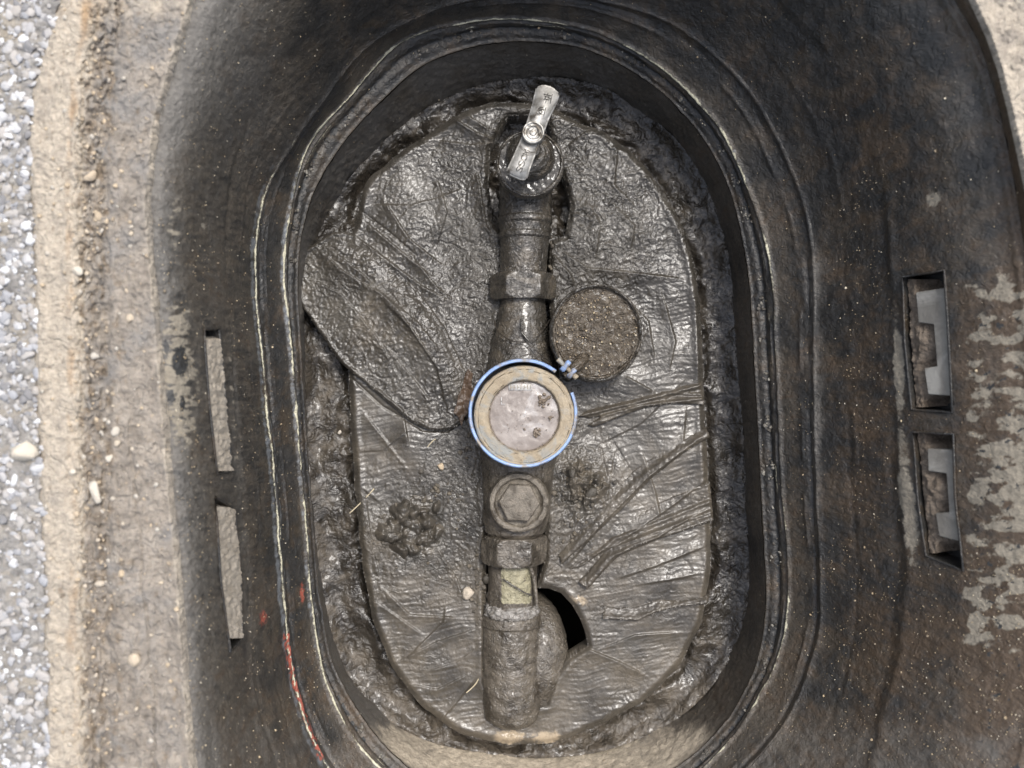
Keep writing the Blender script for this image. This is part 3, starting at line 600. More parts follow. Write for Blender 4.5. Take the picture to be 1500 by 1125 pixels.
def crinkle(X, Y, s, seed):
    wx = X+s*1.5*pn(X/s/2, Y/s/2, seed+.5); wy = Y+s*1.5*pn(X/s/2+40, Y/s/2, seed+.5)
    n = fbm(wx/s, wy/s, seed, 3); return n
RIDGES = [  # pts, width px, height m
 ([(520,345),(560,375),(620,420),(660,440)], 5, .0025), ([(530,320),(590,370),(640,410)], 3, .0018), ([(600,370),(640,420),(672,445)], 2.5, .0016),
 ([(660,170),(700,195),(728,205)], 5, .003), ([(680,165),(715,188),(735,195)], 3, .002), ([(640,205),(690,212),(730,208)], 4, .002),
 ([(700,250),(712,330),(722,345)], 5, .003), ([(830,215),(842,205),(862,190)], 4, .002), ([(820,365),(860,392),(920,398),(1000,408)], 4, .003),
 ([(808,370),(835,400),(842,420)], 4, .003), ([(915,550),(960,575)], 2, .002), ([(900,660),(890,730),(850,770)], 2, .001),
 ([(1030,640),(950,700),(880,770),(830,830)], 6, .0035), ([(1035,745),(960,790),(900,815),(870,850)], 5, .003), ([(1040,700),(980,745),(900,800),(840,828)], 4, .002),
 ([(580,970),(640,940),(700,920)], 3, .0015), ([(600,960),(650,910),(652,890)], 3, .0015), ([(860,950),(905,968),(945,988)], 4, .0025), ([(620,985),(670,970),(705,945)], 2, .001),
 ([(640,800),(670,850),(680,880)], 3, .0014), ([(560,740),(530,715)], 3, .001), ([(600,630),(560,660),(520,662)], 3, .001),
 ([(1020,400),(1024,560)], 3, .0016), ([(1000,330),(1018,400)], 3, .0015), ([(950,250),(990,300),(1010,340)], 3, .002), ([(860,290),(880,330),(872,380)], 5, .0018), ([(900,300),(930,330),(925,365)], 5, .0018),
 ([(545,300),(600,300),(640,290),(680,275)], 3, .0012), ([(700,990),(660,1040),(640,1060)], 3, .0015),
 ([(940,660),(960,720),(970,770)], 2.5, .0014), ([(1000,560),(940,620),(880,650)], 3, .0012), ([(1035,800),(960,830),(900,850)], 4, .0018), ([(1030,840),(980,850),(930,858)], 3, .0014),
 ([(880,950),(930,930),(1000,925)], 3, .0014), ([(540,560),(590,600),(600,660)], 3, .0014), ([(530,600),(600,690)], 2.5, .001), ([(560,860),(600,900),(680,905)], 4, .0016), ([(550,880),(620,930)], 3, .0013),
 ([(640,260),(655,310),(640,360)], 4, .0018), ([(560,290),(600,350),(650,390)], 3, .0018), ([(905,215),(900,270),(930,300)], 4, .0018), ([(970,430),(990,500),(980,545)], 4, .0015), ([(900,420),(950,470),(960,530)], 4, .0015),
 ([(535,720),(545,800),(560,860)], 3, .0012), ([(1005,600),(1000,660)], 2.5, .001), ([(590,1000),(640,1010),(690,985)], 3, .0014)]
CRACKS = [([(500,540),(560,595),(620,630),(655,632),(690,605)], 1.6, .0016), ([(530,310),(570,340),(610,375)], 1.3, .0012), ([(900,650),(925,690),(930,720)], 1.3, .0007), ([(880,655),(890,700)], 1.2, .0007)]
def rough_at(X, Y, d=0):
    n = fbm(X/45, Y/45, 91, 3)
    r = .19+.55*np.exp(-((X-762)/75.)**2)*(Y < 860)+.6*blob(X, Y, 880, 330, 130, 110)+.45*blob(X, Y, 700, 400, 70, 120)+.5*blob(X, Y, 650, 690, 50, 70)+.5*blob(X, Y, 600, 790, 80, 70)+.3*blob(X, Y, 600, 240, 60, 50)-.25*blob(X, Y, 960, 700, 90, 90)-.2*blob(X, Y, 570, 620, 60, 90)+.45*n
    return np.clip(r, .05, 1)
def wrap_h(X, Y, d):
    rough = np.clip(.20+.70*np.exp(-((X-760)/90.)**2)*(Y < 850)+.7*blob(X, Y, 900, 320, 120, 130)+.5*blob(X, Y, 620, 380, 120, 130)+.8*blob(X, Y, 850, 720, 60, 60)+.5*blob(X, Y, 600, 780, 90, 70)-.3*blob(X, Y, 590, 620, 60, 60), .08, 1.2)
    z = .0125+.0030*fbm(X/100, Y/100, 3, 2)+.0010*fbm(X/36, Y/36, 5, 3)*(.15+.85*rough)
    n = crinkle(X, Y, 26, 7); z -= .0011*np.exp(-(n/.045)**2)*(.3+.7*rough)*sstep(-.3, .25, fbm(X/80, Y/80, 19, 2))
    n = crinkle(X, Y, 12, 17); z += .0013*np.abs(n)*rough*1.1
    n = crinkle(X, Y, 5.5, 27); z += .0009*n*rough
    # stretch wrinkles in the smooth lower panels
    sm = np.clip(1.15-rough, 0, 1); wv = Y+10*pn(X/60, Y/60, 2)+X*.12
    z += .00045*pn(X/38, wv/4.6, 33)*sm + .00022*pn(X/14, wv/2.8, 35)*sm
    for pts, w_, h_ in RIDGES:
        dd, sd_, t = seg_dist(X, Y, pts); tp = np.clip(np.minimum(t, 1-t)*5+.15, 0, 1)
        s_ = dd*sd_; z += 1.5*h_*tp*sstep(-1.4, 1.2, s_)*np.exp(-np.maximum(s_, 0)/(w_*2.6))
    for pts, w_, h_ in CRACKS:
        dd, sd_, t = seg_dist(X, Y, pts); z -= h_*np.exp(-(dd/w_)**2)
    z += .009*np.exp(-((X-762)/55.)**2)*sstep(380, 520, Y)*sstep(860, 700, Y)            # mud banked against the pipe
    z += .006*blob(X, Y, 855, 715, 38, 45)*(1+.8*fbm(X/10, Y/10, 13, 3))
    z += .004*blob(X, Y, 650, 470, 60, 80)
    z -= .0035*np.exp(-(d/4)**2)-.001*np.exp(-((d-9)/5)**2)
    return z
silt = lambda X, Y, d: np.clip(.04+.42*sstep(420, 950, Y)+.28*fbm(X/60, Y/60, 44, 4)+.25*blob(X, Y, 960, 700, 90, 70)+.2*blob(X, Y, 560, 650, 50, 60)-.35*blob(X, Y, 650, 740, 60, 70), 0, 1)
foamm = lambda X, Y, d: np.clip(1.0*blob(X, Y, 745, 1080, 20, 14)+.9*blob(X, Y, 800, 1080, 22, 12)+.55*blob(X, Y, 850, 880, 22, 10, 35)+.4*blob(X, Y, 985, 995, 18, 10)+.35*blob(X, Y, 838, 700, 20, 24), 0, 1)
sheet('wrapping', OUT, wrap_h, 1.35, M['wrap'], board, holes=[SLOT], thick=.022, attrs={'silt': silt, 'foam': foamm, 'rough': rough_at})

# tape flap on the left, lying over the board edge and the mud
FL = dens([(428,404),(434,384),(441,370),(486,339),(503,336),(523,345),(560,372),(610,420),(655,480),(684,545),(690,600),(676,622),(655,632),(628,630),(598,615),(560,582),(528,556),(497,530),(470,490),(440,446),(431,424)], 3)
def flap_h(X, Y, d):
    z = wrap_h(X, Y, 0*X+40)+.0045-.0075*np.exp(-(seg_dist(X, Y, [(520,343),(560,370),(610,418),(656,478),(686,543),(692,600)])[0]/15)**2)+.0009*np.abs(crinkle(X, Y, 12, 63))+.0008*crinkle(X, Y, 6, 65)
    z += .004*blob(X, Y, 600, 480, 60, 60)-.0045*sstep(525, 435, X)+.002*sstep(640, 690, X)
    for pts, w_, h_ in [([(462,358),(500,395),(560,430),(610,470),(650,520)],6,.0035), ([(470,352),(530,400),(585,455),(640,535)],5,.003), ([(640,440),(600,410),(560,375),(520,350)],5,.003),
                        ([(655,600),(640,540),(600,480),(560,440)],7,.003), ([(440,400),(500,430),(550,490),(590,560)],8,.002), ([(560,500),(610,560),(640,600)],6,.002)]:
        dd, sd_, t = seg_dist(X, Y, pts); s_ = dd*sd_; z += h_*np.clip(np.minimum(t, 1-t)*5+.1, 0, 1)*sstep(-1.4, 1.4, s_)*np.exp(-np.maximum(s_, 0)/(w_*2.5))
    return z+.0012*np.exp(-((d-4)/2.5)**2)-.0016*np.exp(-(d/1.6)**2)
sheet('tape_flap', FL, flap_h, 1.3, M['wrap'], board, thick=.005, attrs={'silt': lambda X, Y, d: np.clip(.12+.3*fbm(X/40, Y/40, 45, 4)+.3*blob(X, Y, 545, 470, 40, 30), 0, 1), 'foam': lambda X, Y, d: 0*X, 'rough': lambda X, Y, d: np.clip(.35+.6*fbm(X/40, Y/40, 93, 3), .1, 1)})

# folded tape strips on the right
def strip(poly, edge, lift, reach, pts_r, label, nz):
    pl = spline(poly, 5) if len(poly) > 22 else np.array([np.array(a)+(np.array(b)-np.array(a))*t for a, b in zip(poly, poly[1:]+poly[:1]) for t in (0, .34, .67)])
    pl = pl+np.stack([1.2*pn(pl[:, 0]/9, pl[:, 1]/9, nz), 1.2*pn(pl[:, 0]/9, pl[:, 1]/9, nz+1)], -1)
    def h(X, Y, d):
        dd, sd_, t = seg_dist(X, Y, edge)
        z = wrap_h(X, Y, d*0+40)*.6+.0125*.4+.0006+1.5*lift*np.exp(-(dd/reach)**1.5)+.0005*pn(X/10, Y/3, nz+1)+.0005*crinkle(X, Y, 7, nz+3)
        for pts, w_, h_ in pts_r:
            dd, sd_, t = seg_dist(X, Y, pts); z = z+h_*(np.exp(-(dd/w_)**2)-.3*np.exp(-((dd-w_*2)/w_)**2))
        return z-.0012*np.exp(-(d/1.4)**2)
    o = sheet('tape_strip', pl, h, 1.3, M['tape'], board, thick=.0055, attrs={'silt': lambda X, Y, d: np.clip(.2+.35*fbm(X/40, Y/40, nz, 3), 0, 1)})
    o['label'] = label
strip([(848,609),(860,600),(880,594),(920,580),(975,568),(1027,559),(1032,592),(985,591),(945,597),(905,612),(870,626),(862,622),(885,608),(862,613)], [(862,622),(905,610),(945,595),(1032,590)], .003, 12,
      [([(850,609),(930,590),(1028,564)], 3, .003), ([(880,610),(940,594),(1028,584)], 2.2, .0022), ([(970,575),(1030,578)], 2, .0012)], 'narrow twisted tape strip pointing at the meter', 71)
strip([(818,812),(836,792),(862,756),(885,732),(930,686),(985,652),(1034,626),(1040,640),(1000,664),(955,700),(915,742),(880,775),(845,806),(822,828)], [(822,828),(880,775),(955,700),(1040,640)], .0032, 14,
      [([(826,818),(890,745),(950,690),(1036,634)], 4, .001)], 'long diagonal tape crease strip right of the meter', 81)
strip([(830,836),(868,800),(915,762),(965,736),(1040,705),(1045,762),(990,782),(930,800),(902,818),(880,842),(860,863),(848,853),(866,832),(884,808),(856,828)], [(848,853),(860,863),(902,818),(930,800),(1045,762)], .0042, 14,
      [([(850,832),(900,790),(1040,735)], 3, .0016), ([(862,852),(892,815)], 3, .001), ([(900,802),(1040,750)], 2.2, .0012)], 'wide folded tape strip with a hooked end', 91)
strip([(883,886),(905,890),(930,888),(965,878),(1000,880),(1040,872),(1036,884),(1000,888),(960,897),(935,909),(884,907)], [(884,907),(935,909),(960,897),(1036,884)], .0035, 9, [], 'short curled tape strip at lower right', 101)

# mud clods and pellets on the board
def heap(cx, cy, rx, ry, nd, hh, seed, si, label):
    r = np.random.default_rng(seed); t = np.linspace(0, 2*math.pi, 120, endpoint=False); q = 1+.13*np.sin(3*t+seed)+.07*np.sin(7*t+1)+.04*np.cos(11*t)
    HE = np.stack([cx+rx*q*np.cos(t), cy+ry*q*np.sin(t)], -1)
    dm_ = [(cx+r.normal()*rx*.42, cy+r.normal()*ry*.42, r.uniform(6, 15), r.uniform(.6, 1.2), r.uniform(.6, 1.5), r.uniform(0, 3)) for _ in range(nd)]
    def h(X, Y, d):
        b = 0*X; wx = X+4*pn(X/9, Y/9, seed+1); wy = Y+4*pn(X/9, Y/9, seed+2)
        for (x, y, R_, k, e, an) in dm_:
            u = (wx-x)*math.cos(an)+(wy-y)*math.sin(an); v = -(wx-x)*math.sin(an)+(wy-y)*math.cos(an)
            b = np.maximum(b, k*R_/11*np.sqrt(np.clip(1-((u/R_)**2+(v*e/R_)**2), 0, 1)))
        return wrap_h(X, Y, d*0+40)-.0025+(.003+hh*b+.0012*fbm(X/9, Y/9, seed, 3))*sstep(0, 14, d)
    o = sheet('mud_heap', HE, h, 1.1, M['wrap'], attrs={'silt': lambda X, Y, d: np.clip(si+.4*fbm(X/20, Y/20, 3, 3), 0, 1), 'foam': lambda X, Y, d: 0*X, 'rough': lambda X, Y, d: .25+0*X}, thick=.003)
    tag(o, label, 'mud heap')
heap(604, 772, 54, 56, 24, .0115, 5, .35, 'lumpy glossy heap of wet mud on the lower left of the board')
heap(856, 712, 36, 40, 16, .0085, 8, .55, 'smaller brown heap of gritty mud right of the hex plug')
C = []; S = []
for (cx, cy, sx, sy, n, s0) in [(605,775,46,52,22,3), (855,715,34,36,45,3.2), (700,860,12,50,50,3.5), (650,730,30,30,30,3.5), (560,790,12,30,16,3), (735,700,25,12,20,3), (690,640,12,40,30,3), (840,780,20,20,20,3.5), (800,370,10,40,20,3)]:
    for k in range(n):
        x = random.gauss(cx, sx*.6); y = random.gauss(cy, sy*.6); s = s0*random.uniform(.4, 1.5)
        C.append(P(x, y, float(wrap_h(np.array([x]), np.array([y]), np.array([30.]))[0])+(.003 if cx in (605, 855) else .0008))); S.append(m_px(s, 0))
tag(scatter('mud_pellets', C, S, M['mudstone'], None, lo=False, flat=.75), kind='stuff', label='wet mud pellets clustered around the meter and heap', cat='mud')
zb = lambda x, y: float(wrap_h(np.array([float(x)]), np.array([float(y)]), np.array([30.]))[0])
for x, y, s, l, t in [(687,869,12,'pale yellow stone left of the bare pipe',.55), (645,684,8,'small tan stone on the mud left of the meter body',.3), (498,633,5,'tiny tan chip in the mud beside the board edge',.8),
                      (866,722,12,'mud coated stone right of the hex plug',.1), (838,695,9,'brown gritty stone beside the blue ring',.12), (712,850,8,'dark pebble right above the pale yellow stone',.05)]:
    o = stone(x, y, s, l, t, z=(zb(x, y)+(.006 if x > 820 else .003)) if x > 510 else -.004)
    if t < .2: o.data.materials[0] = M['mudstone']

# ------------------------------------------------------------ plumbing
def yrun(name, prof, mat, parent, x_of=None, zc=.02, nv=96, shape=None, amp=.0005, fq=130, caps=True, attrs=None, nper=.0009):
    """body of revolution along the pipe: prof = [(photo y, half width px)], axis at height zc"""
    pr = np.array(prof, float); y = pr[:, 0]; n = int((abs(np.diff(y))+abs(np.diff(pr[:, 1]))).sum()*.6/.9)+4
    t = np.concatenate([[0], np.cumsum(abs(np.diff(y))+abs(np.diff(pr[:, 1])))]); q = np.unique(np.concatenate([np.linspace(0, t[-1], n), t]))
    yy = np.interp(q, t, y); r = np.interp(q, t, pr[:, 1]); x = x_of(yy) if x_of else np.full(len(yy), 765.)
    k = (H-zc)/FP; c = P(x, yy, zc); a = np.linspace(0, 2*np.pi, nv, endpoint=False)
    R = r[:, None]*k*np.ones(nv)
    if shape: R = shape(R, a[None, :], yy[:, None])
    G = c[:, None]+np.stack([R*np.cos(a), 0*R, R*np.sin(a)], -1)
    d = amp*fbm(G[..., 0]*fq, G[..., 1]*fq, G[..., 2]*fq, 4)+amp*.5*fbm(G[..., 0]*fq*5, G[..., 1]*fq*5, G[..., 2]*fq*5, 3)
    return surf(name, G+np.stack([np.cos(a), 0*a, np.sin(a)], -1)[None]*d[..., None], mat, parent, wv=True, flip=False, caps=caps, attrs=attrs)
AX = lambda y: np.interp(y, [250, 420, 600, 740, 830, 950, 1050], [771, 766, 762, 757, 751, 748, 750])
def nutshape(y0, y1, ph):
    def f(R, a, y):
        e = np.minimum(y-y0, y1-y); b = hexr(R, a, ph); rc = R*(.86+.14*np.clip(e/7, 0, 1)); return np.minimum(b, rc)
    return f
# stop valve
val = empty('stop_valve', tuple(P(772, 260, 0)), 'round stop valve with a silver lever handle at the top of the pipe', 'valve')
yrun('outlet_neck', [(262,30),(263,38),(318,39),(321,41),(327,41),(330,38),(341,37),(343,39),(349,39),(352,36),(404,33.5)], M['brass'], val, AX, .02)
zlathe('valve_body', 776, 240, [(40,-.02),(41,.0),(42,.03),(43,.045),(47.5,.050),(49.5,.053),(50,.060),(48.5,.064),(46,.0645),(43,.0625),(36,.061),(22,.0612)], M['brass'], val, amp=.0006, zc=.062)
zlathe('bonnet', 777, 229, [(37,.060),(36,.066),(33,.072),(27,.077),(20,.080),(15,.081),(13,.082),(12.5,.090),(0.5,.091)], M['brass'], val, amp=.0005, zc=.066)
zlathe('water_film', 776, 240, [(46,.0632),(36,.0636),(24,.0636)], material('wet_film', (.03, .028, .025), (.07, .066, .06), 200, (.08, .25), .9, 500, .0016, coat=.5), val, amp=.0006, fq=300)
hd = [(787,131.5),(797,128.5),(808,131.5),(817.5,140),(816,147),(810,160),(803,173),(798,187),(793,200),(788,212),(782,228),(776,245),(770,263.5),(763,265.5),(752,261),(742,255),(746,246),(753,230),(758,218),(763,207),(769,192),(774,176),(780,158),(784,143)]
hd = [(781+(x-781)+.13*(((x-781)*.93+(y-195)*.36))*.93, y+.13*(((x-781)*.93+(y-195)*.36))*.36) for x, y in hd]      # widen across the bar
hp = P([p[0] for p in hd], [p[1] for p in hd], .1)
def hz(p): 
    t = ((p[0]-781)*-.36+(p[1]-195)*.93)/60; return .004*t*t+(.003*max(0, -t))
hand = prism('handle', hd, .0925, .0985, M['silver'], val, bevel=.0013, seg=3, dz=[hz(p) for p in hd])
hand.data.polygons.foreach_set('use_smooth', [True]*len(hand.data.polygons))
hub = zlathe('hub', 781, 193.5, [(15.5,.088),(16.5,.1),(16.5,.1035),(15.8,.1045),(14,.1045),(12.8,.1036),(10.5,.1034),(9.8,.1042),(8.8,.1042),(8,.1034),(5,.1032),(4.4,.1040),(.3,.1042)], M['silver'], hand, nv=64, amp=.00025, fq=500)
def strokes(name, segs, cx, cy, ang, sc, mat, parent, wd=.0005, zoff=.0007):
    """raised or cut letter strokes laid on the handle"""
    V = []; F = []; ca, sa = math.cos(ang), math.sin(ang)
    for s in segs:
        s = spline(s, 5, False) if len(s) > 2 else np.array(s, float)
        for a, b in zip(s, s[1:]):
            q = []
            d = np.array(b)-np.array(a); l = np.hypot(*d)+1e-9; nrm = np.array([-d[1], d[0]])/l*wd/m_px(1, .1)/sc; e = d/l*wd*.5/m_px(1, .1)/sc
            for p in (np.array(a)-nrm*.5-e, np.array(b)-nrm*.5+e, np.array(b)+nrm*.5+e, np.array(a)+nrm*.5-e):
                x = cx+(p[0]*ca-p[1]*sa)*sc; y = cy+(p[0]*sa+p[1]*ca)*sc
                pt = P(x, y, .0985); q.append((pt[0], pt[1], .0985+hz((x, y))*.98+.00025+zoff+.00001*len(F)))
            k = len(V); V += q; F.append((k, k+1, k+2, k+3))
    return mesh_obj(name, V, F, mat, parent, smooth=False)
S_ = [(.9,.15),(.6,0),(.2,.05),(.1,.3),(.5,.5),(.9,.7),(.8,.95),(.4,1),(.05,.85)]
C_ = [(.95,.2),(.6,0),(.2,.15),(.05,.5),(.2,.85),(.6,1),(.95,.8)]
off = lambda s, dx: [(x+dx, y) for x, y in s]
letters = [S_, off(S_, 1.15), off(C_, 2.3), [(3.45,1),(3.45,0)], [(3.45,0),(3.85,.7)], [(3.85,.7),(4.25,0)], [(4.25,0),(4.25,1)]]
strokes('handle_lettering', letters, 755.5, 252.5, math.radians(-69), 8.2, M['mark'], hand)
han1 = [[(0,.1),(1,.1)],[(.5,-.15),(.5,.1)],[(.15,.35),(.85,.35)],[(.3,.35),(.3,.7)],[(.7,.35),(.7,.7)],[(.15,.7),(.85,.7)],[(1.15,-.1),(1.15,1.1)],[(.9,.5),(1.15,.5)],[(.5,.75),(.5,1.1)]]
han2 = [[(.2,0),(.8,0)],[(.0,.25),(1,.25)],[(.5,.42),(.2,.6),(.3,.85),(.6,.9),(.8,.65),(.5,.42)],[(.5,.9),(.5,1.1)],[(.05,1.12),(.95,1.1)],[(1.2,-.1),(1.2,1.15)]]
strokes('handle_lettering', han1, 797, 141, math.radians(14), 10, M['mark'], hand)
strokes('handle_lettering', han2, 789, 159, math.radians(14), 8.5, M['mark'], hand)
hubm = [[(math.cos(t)*5.8, math.sin(t)*5.8), (math.cos(t+.5)*7, math.sin(t+.5)*7)] for t in np.linspace(0, 6, 11)]
strokes('hub_marks', hubm, 781, 193.5, 0, 1, M['mark'], hand, wd=.0003, zoff=.0052)

# water meter
met = empty('water_meter', tuple(P(766, 606, 0)), 'water meter with blue ring, beige bezel and muddy round dial', 'water meter')
yrun('union_nut', [(401,30),(402,49),(440,49),(441,30)], M['brass'], met, AX, .02, nv=144, shape=nutshape(401, 441, 0), amp=.0005)
yrun('inlet_neck', [(438,33),(446,33),(452,34),(480,38),(510,45),(540,52),(580,60)], M['brass'], met, AX, .02)
zlathe('meter_body', 764, 612, [(60,-.02),(70,.0),(72,.02),(70,.04),(66,.05),(66,.062)], M['brass'], met, zc=.03, amp=.0006)
yrun('outlet_body', [(640,60),(670,56),(690,53),(720,51),(760,49),(778,44),(784,38),(790,36)], M['brass2'], met, AX, .015)
# raised marks on the neck
for pts in ([(765,463,.0475),(764,485,.0485)], [(764,487,.0485),(775,500,.049)]):
    tube('cast_mark', [tuple(P(x, y, z)) for x, y, z in pts], .0011, M['brass'], met, nv=8)
tube('seal_wire', [tuple(P(x, y, z)) for x, y, z in [(724,470,.030),(730,486,.040),(750,499,.048),(772,503,.0505),(790,518,.050),(806,530,.044)]], .0005, M['wire'], met, nv=6)
tube('seal_wire', [tuple(P(x, y, z)) for x, y, z in [(772,503,.0505),(790,490,.047),(806,468,.034)]], .0004, M['wire'], met, nv=6)
# register bezel
zlathe('skirt', 767, 608, [(72,.035),(74,.055),(75,.066),(72,.068)], M['gapshade'], met, amp=.0002, zc=.07, nv=120)  # dark band painting the shaded gap inside the blue ring
zlathe('bezel', 768, 610, [(73,.060),(74.5,.070),(73.5,.0735),(71,.0745),(68.5,.0742),(67.5,.0748),(60,.0752),(55,.0748),(52.8,.0738),(52,.0705),(51.5,.0690)], M['bezel'], met, nv=160, amp=.0004, fq=260)
zlathe('dial', 768, 610, [(52.5,.0692),(50,.0700),(30,.0702),(.5,.0703)], M['dial'], met, nv=96, amp=.0003, fq=160, zc=.0745)
dm = prism('window_glare', [(745,562),(779,562),(779,572),(745,572)], .0703, .0708, M['dialmark_glare'], met, bevel=.0002, seg=1)  # pale plate that paints the glare over the register window
def flat_marks(name, segs, z, wd, mat, parent):
    V = []; F = []
    for a, b in segs:
        a = np.array(a, float); b = np.array(b, float); d = b-a; l = np.hypot(*d); n = np.array([-d[1], d[0]])/l*wd/2
        k = len(V)
        for p in (a-n, b-n, b+n, a+n): V.append(tuple(P(p[0], p[1], z+k*1e-7)))
        F.append((k, k+1, k+2, k+3))
    return mesh_obj(name, V, F, mat, parent, smooth=False)
flat_marks('window_digits', [((x, 564), (x, 570)) for x in (748, 753, 758, 763, 768, 773, 777)]+[((x, 567), (x+3, 567)) for x in (748, 758, 768)], .0712, 1.1, M['bezel'], dm)
flat_marks('dial_mark', [((734.5, 582), (734.5, 592)), ((734.5, 592), (740, 592))], .0712, 1.3, M['dialmark_glare'], met)
C = []; S = []
for cx, cy, sp, n, s0 in [(797,588,8,26,2.4), (786,632,5,16,2.6), (768,630,2,4,2), (768,612,40,60,.8), (806,612,3,10,1.5)]:
    for k in range(n): C.append(P(random.gauss(cx, sp*.6), random.gauss(cy, sp*.7), .0718)); S.append(m_px(s0*random.uniform(.5, 1.4), .07))
for k in range(150):
    a = random.uniform(0, 6.28); r = random.choice((51, 52, 63, 72))+random.uniform(-2, 2); C.append(P(768+r*math.cos(a), 610+r*math.sin(a), .0742 if r > 55 else .0712)); S.append(m_px(random.uniform(.5, 1.5), .07))
tag(scatter('mud_crumbs', C, S, M['crumb'], met, lo=False), kind='stuff')
# blue ring with a gap at the hinge
ring = zlathe('blue_ring', 766, 605.5, [(74.6,.052),(75.2,.0735),(75.8,.0755),(78.5,.0758),(80,.0748),(80.6,.0725),(80.6,.050)], M['blue'], met, nv=200, amp=.00015, fq=300, a0=math.radians(52), a1=math.radians(383))
def brk(x, y, w_, h_, a, z0, z1, mat, name, parent):
    ca, sa = math.cos(math.radians(a)), math.sin(math.radians(a))
    pl = [(x+u*ca-v*sa, y+u*sa+v*ca) for u, v in ((-w_, -h_), (w_, -h_), (w_, -h_*.2), (w_*.55, 0), (w_, h_*.4), (w_, h_), (-w_, h_), (-w_, h_*.3), (-w_*.5, 0), (-w_, -h_*.3))]
    return prism(name, pl, z0, z1, mat, parent, bevel=.0005, seg=2)
brk(829, 536, 3.6, 9, 40, .058, .078, M['blue'], 'hinge_lug', ring)
brk(838, 546.5, 3.4, 8, 40, .058, .077, M['blue'], 'hinge_lug', ring)
tube('hinge_pin', [tuple(P(x, y, .069)) for x, y in ((817,526),(825,534),(834,543),(845,554))], [.0022, .0017, .0017, .0024], M['bezel'], met, nv=14, amp=.0004, fq=400)
tube('hinge_arm', [tuple(P(x, y, z)) for x, y, z in ((828,552,.064),(843,538,.064),(856,524,.058))], [.004, .004, .005], M['lid'], met, nv=14, amp=.0006, fq=300)
# lid, folded open
lid = zlathe('lid', 873, 488, [(61,.024),(66.5,.028),(67.5,.046),(66,.0500),(62.5,.0505),(60,.0498),(57,.0497),(.5,.0506)], M['lid'], met, nv=150, amp=.0012, fq=170, ell=1.06, zc=.05, o=5)
zlathe('lid_rim', 873, 488, [(67.5,.044),(68,.0495),(67,.0525),(65,.0535),(63,.0525),(62.4,.050)], M['brass'], lid, nv=150, amp=.0004, fq=170, ell=1.06, zc=.05)
lid['label'] = 'open round meter lid caked with gritty mud'
tb = stone_verts((0, 0, 0), 1, 9, flat=.5)*[m_px(5, .05), m_px(11, .05), .0022]; ca, sa = math.cos(.25), math.sin(.25)
tb = np.stack([tb[:, 0]*ca-tb[:, 1]*sa, tb[:, 0]*sa+tb[:, 1]*ca, tb[:, 2]], -1)+P(852, 479, .0515)
mesh_obj('lid_tab', tb, ICO_F, M['lid'], lid, {'tint': np.zeros(len(tb))})
C = []; S = []
for k in range(140):
    a = random.uniform(0, 6.28); r = 60*math.sqrt(random.random()); C.append(P(873+r*math.cos(a), 488+1.05*r*math.sin(a), .0512)); S.append(m_px(random.uniform(.5, 1.9), .05))
tag(scatter('lid_grit', C, S, M['gritm'], lid, lo=True, tint=[random.random()**2.6 for _ in C]), kind='stuff')
# strainer plug with hexagon
zlathe('plug_boss', 760, 737, [(46,.0),(45.5,.03),(44.5,.047),(43,.0505),(40,.0515),(36,.0512),(33.5,.0488),(31,.048),(20,.048)], M['plug'], met, nv=120, amp=.0005, fq=160)
zlathe('plug_hexagon', 760.5, 737, [(30.5,.047),(30.5,.0545),(29.6,.0558),(28,.0562),(.5,.0564)], M['plug'], met, nv=144, amp=.0003, fq=120, shape=lambda R, a, z: hexr(R, a, .06))
yrun('outlet_nut', [(783,30),(784,48.5),(824,48.5),(825,30)], M['brass2'], met, AX, .018, nv=144, shape=nutshape(783, 825, 0), amp=.0008)
# supply pipe below
sup = empty('supply_pipe', tuple(P(750, 940, 0)), 'muddy pipe and socket below the meter with a scraped yellow patch', 'pipe')
bp_ = yrun('bare_pipe', [(815,35.5),(884,35.5),(900,35.5)], M['barepipe'], sup, AX, .012)
bp_['label'] = 'pipe length with a patch scraped down to pale yellow'
co = np.zeros(len(bp_.data.vertices)*3, np.float32); bp_.data.vertices.foreach_get('co', co); co = co.reshape(-1, 3)
qx = 750+co[:, 0]*FP/(H-co[:, 2]); qy = 562.5-co[:, 1]*FP/(H-co[:, 2])
at_ = bp_.data.attributes.new('bare', 'FLOAT', 'POINT')
at_.data.foreach_set('value', (np.clip(1.15*sstep(732, 738, qx)*sstep(781, 774, qx)*sstep(826, 834, qy)*sstep(888, 880, qy)*(co[:, 2] > .02)*(1+.8*fbm(qx/9, qy/9, 3, 3)), 0, 1)).astype(np.float32))
yrun('thread_seal', [(882,35.5),(886,37),(890,38.5),(896,39.5),(900,38)], M['seal_glint'], sup, AX, .012, amp=.002, fq=260)  # seal at the joint, its pale streaks painted highlights
yrun('socket', [(893,38),(896,42),(903,44),(912,44.5),(915,42.5),(960,43.5),(1000,43.5),(1030,43),(1048,40),(1058,30),(1062,14)], M['brass2'], sup, AX, .006, amp=.0009)
tube('elbow', [tuple(P(x, y, z)) for x, y, z in ((775,880,-.035),(790,915,-.014),(793,950,-.006),(790,990,-.006),(784,1035,-.025))], [.014, .0205, .0235, .0235, .019], M['brass2'], sup, nv=64, per=12, amp=.001, fq=120)
tube('loose_skin', [tuple(P(x, y, z)) for x, y, z in ((776,828,.034),(783,850,.030),(786,885,.030))], [.0012, .0018, .0012], M['brass2'], sup, nv=10, amp=.0008, fq=300)
tube('pipe_wire', [tuple(P(x, y, z)) for x, y, z in ((736,848,.035),(752,858,.0365),(768,868,.036),(779,872,.034))], .0008, M['brass'], sup, nv=8, amp=.0004, fq=300)

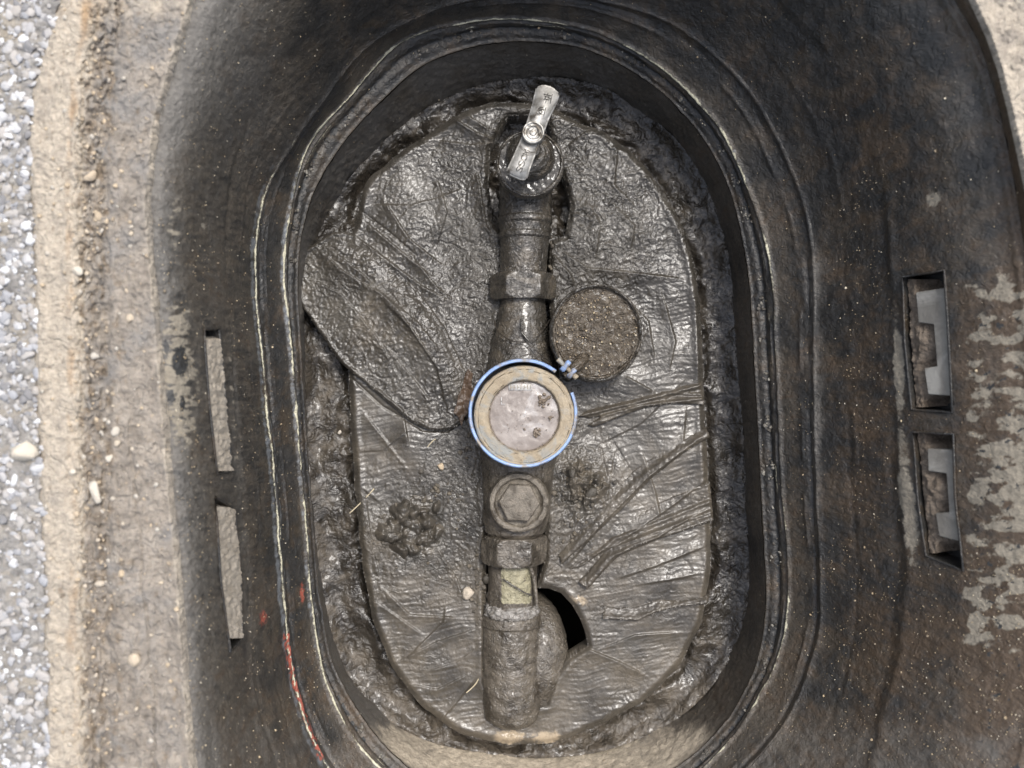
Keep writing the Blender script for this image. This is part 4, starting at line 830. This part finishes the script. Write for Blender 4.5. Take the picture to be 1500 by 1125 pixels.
# leaf and straw
lf = [(693,548),(690,560),(694,575),(687,588),(688,602),(680,612),(676,626),(672,612),(664,604),(669,592),(671,580),(677,568),(681,548),(686,540)]
tag(sheet('leaf', lf, lambda X, Y, d: .020+.0012*pn(X/10, Y/10, 3)+.003*np.abs((X-680)/14)+.0006*fbm(X/4, Y/4, 2, 2), 1.2, M['leaf'], thick=.0008), 'torn brown wet leaf stuck left of the blue ring', 'leaf')
for pts, l in [([(512,752),(530,735),(548,716)], 'thin pale straw across the left edge of the board'), ([(626,655),(633,647),(638,643)], 'short pale straw above the mud left of the meter'), ([(708,976),(698,1000),(683,1015)], 'bent pale straw left of the pipe socket')]:
    tag(tube('straw', [tuple(P(x, y, .013+i*.0006)) for i, (x, y) in enumerate(pts)], .0005, M['straw'], nv=6), l, 'straw')
# grit sprinkled over the box walls and ledge
C = []; S = []; T_ = []
while len(C) < 3000:
    x = random.uniform(230, 1500); y = random.uniform(-10, 1130); r = random.random()
    a = math.atan2(y-CY, x-CX) % (2*math.pi); i = int(a/2/math.pi*NT) % NT; rr_ = math.hypot(x-CX, y-CY)
    if rr_ < RAD[6][i] or rr_ > RAD[0][i]: continue
    wgt = .12+.5*math.exp(-((rr_-RAD[4][i]-25)/25)**2)*(y > 500)+.8*math.exp(-((x-1270)/35)**2)*(y > 250)+.7*(y > 800)*(x > 1200)+1.2*math.exp(-((x-352-.03*(y-500))/14)**2)*(y > 350)+.25*(x < 470)+.5*(x < 310)*(y > 350)
    if float(pn(x/40., y/40., 3)) < .1 and random.random() < .6: continue
    if random.random() > wgt: continue
    if any(poly_sdf(np.array([x]), np.array([y]), q)[0] < 2 for q in SLOTS_L+SLOTS_R): continue
    C.append(P(x, y, float(zsurf(np.array([x]), np.array([y]))[0])+.0005)); S.append(m_px(random.choice((.5, .6, .7, .85, 1.1)) if random.random() < .985 else 2.2, .15)); T_.append(random.random()**1.5)
tag(scatter('wall_grit', C, S, M['gritm'], None, lo=True, tint=T_), kind='stuff', label='pale sand grains stuck over the black box walls', cat='sand')
C = []; S = []; T_ = []
for k in range(1300):
    i = random.randrange(NT); x0, y0 = CX+math.cos(TH[i]), CY; t = random.gauss(.62, .14); r = RAD[4][i]*(1-t)+RAD[5][i]*t
    x = CX+r*math.cos(TH[i]); y = CY+r*math.sin(TH[i])
    if float(pn(i/22., 0., 3)) < .02 or not (0 < y < 1125) or (x < 520 and y > 450): continue
    C.append(P(x, y, float(zsurf(np.array([x]), np.array([y]))[0])-.0004)); S.append(m_px(random.choice((1.2, 1.8, 2.6, 3.6))*random.uniform(.7, 1.3), .06)); T_.append(random.uniform(.15, 1))
tag(scatter('groove_crumbs', C, S, M['groovemud'], None, lo=False, tint=T_), kind='stuff', label='glossy dirt crumbs packed in the ledge groove of the pit box', cat='dirt')
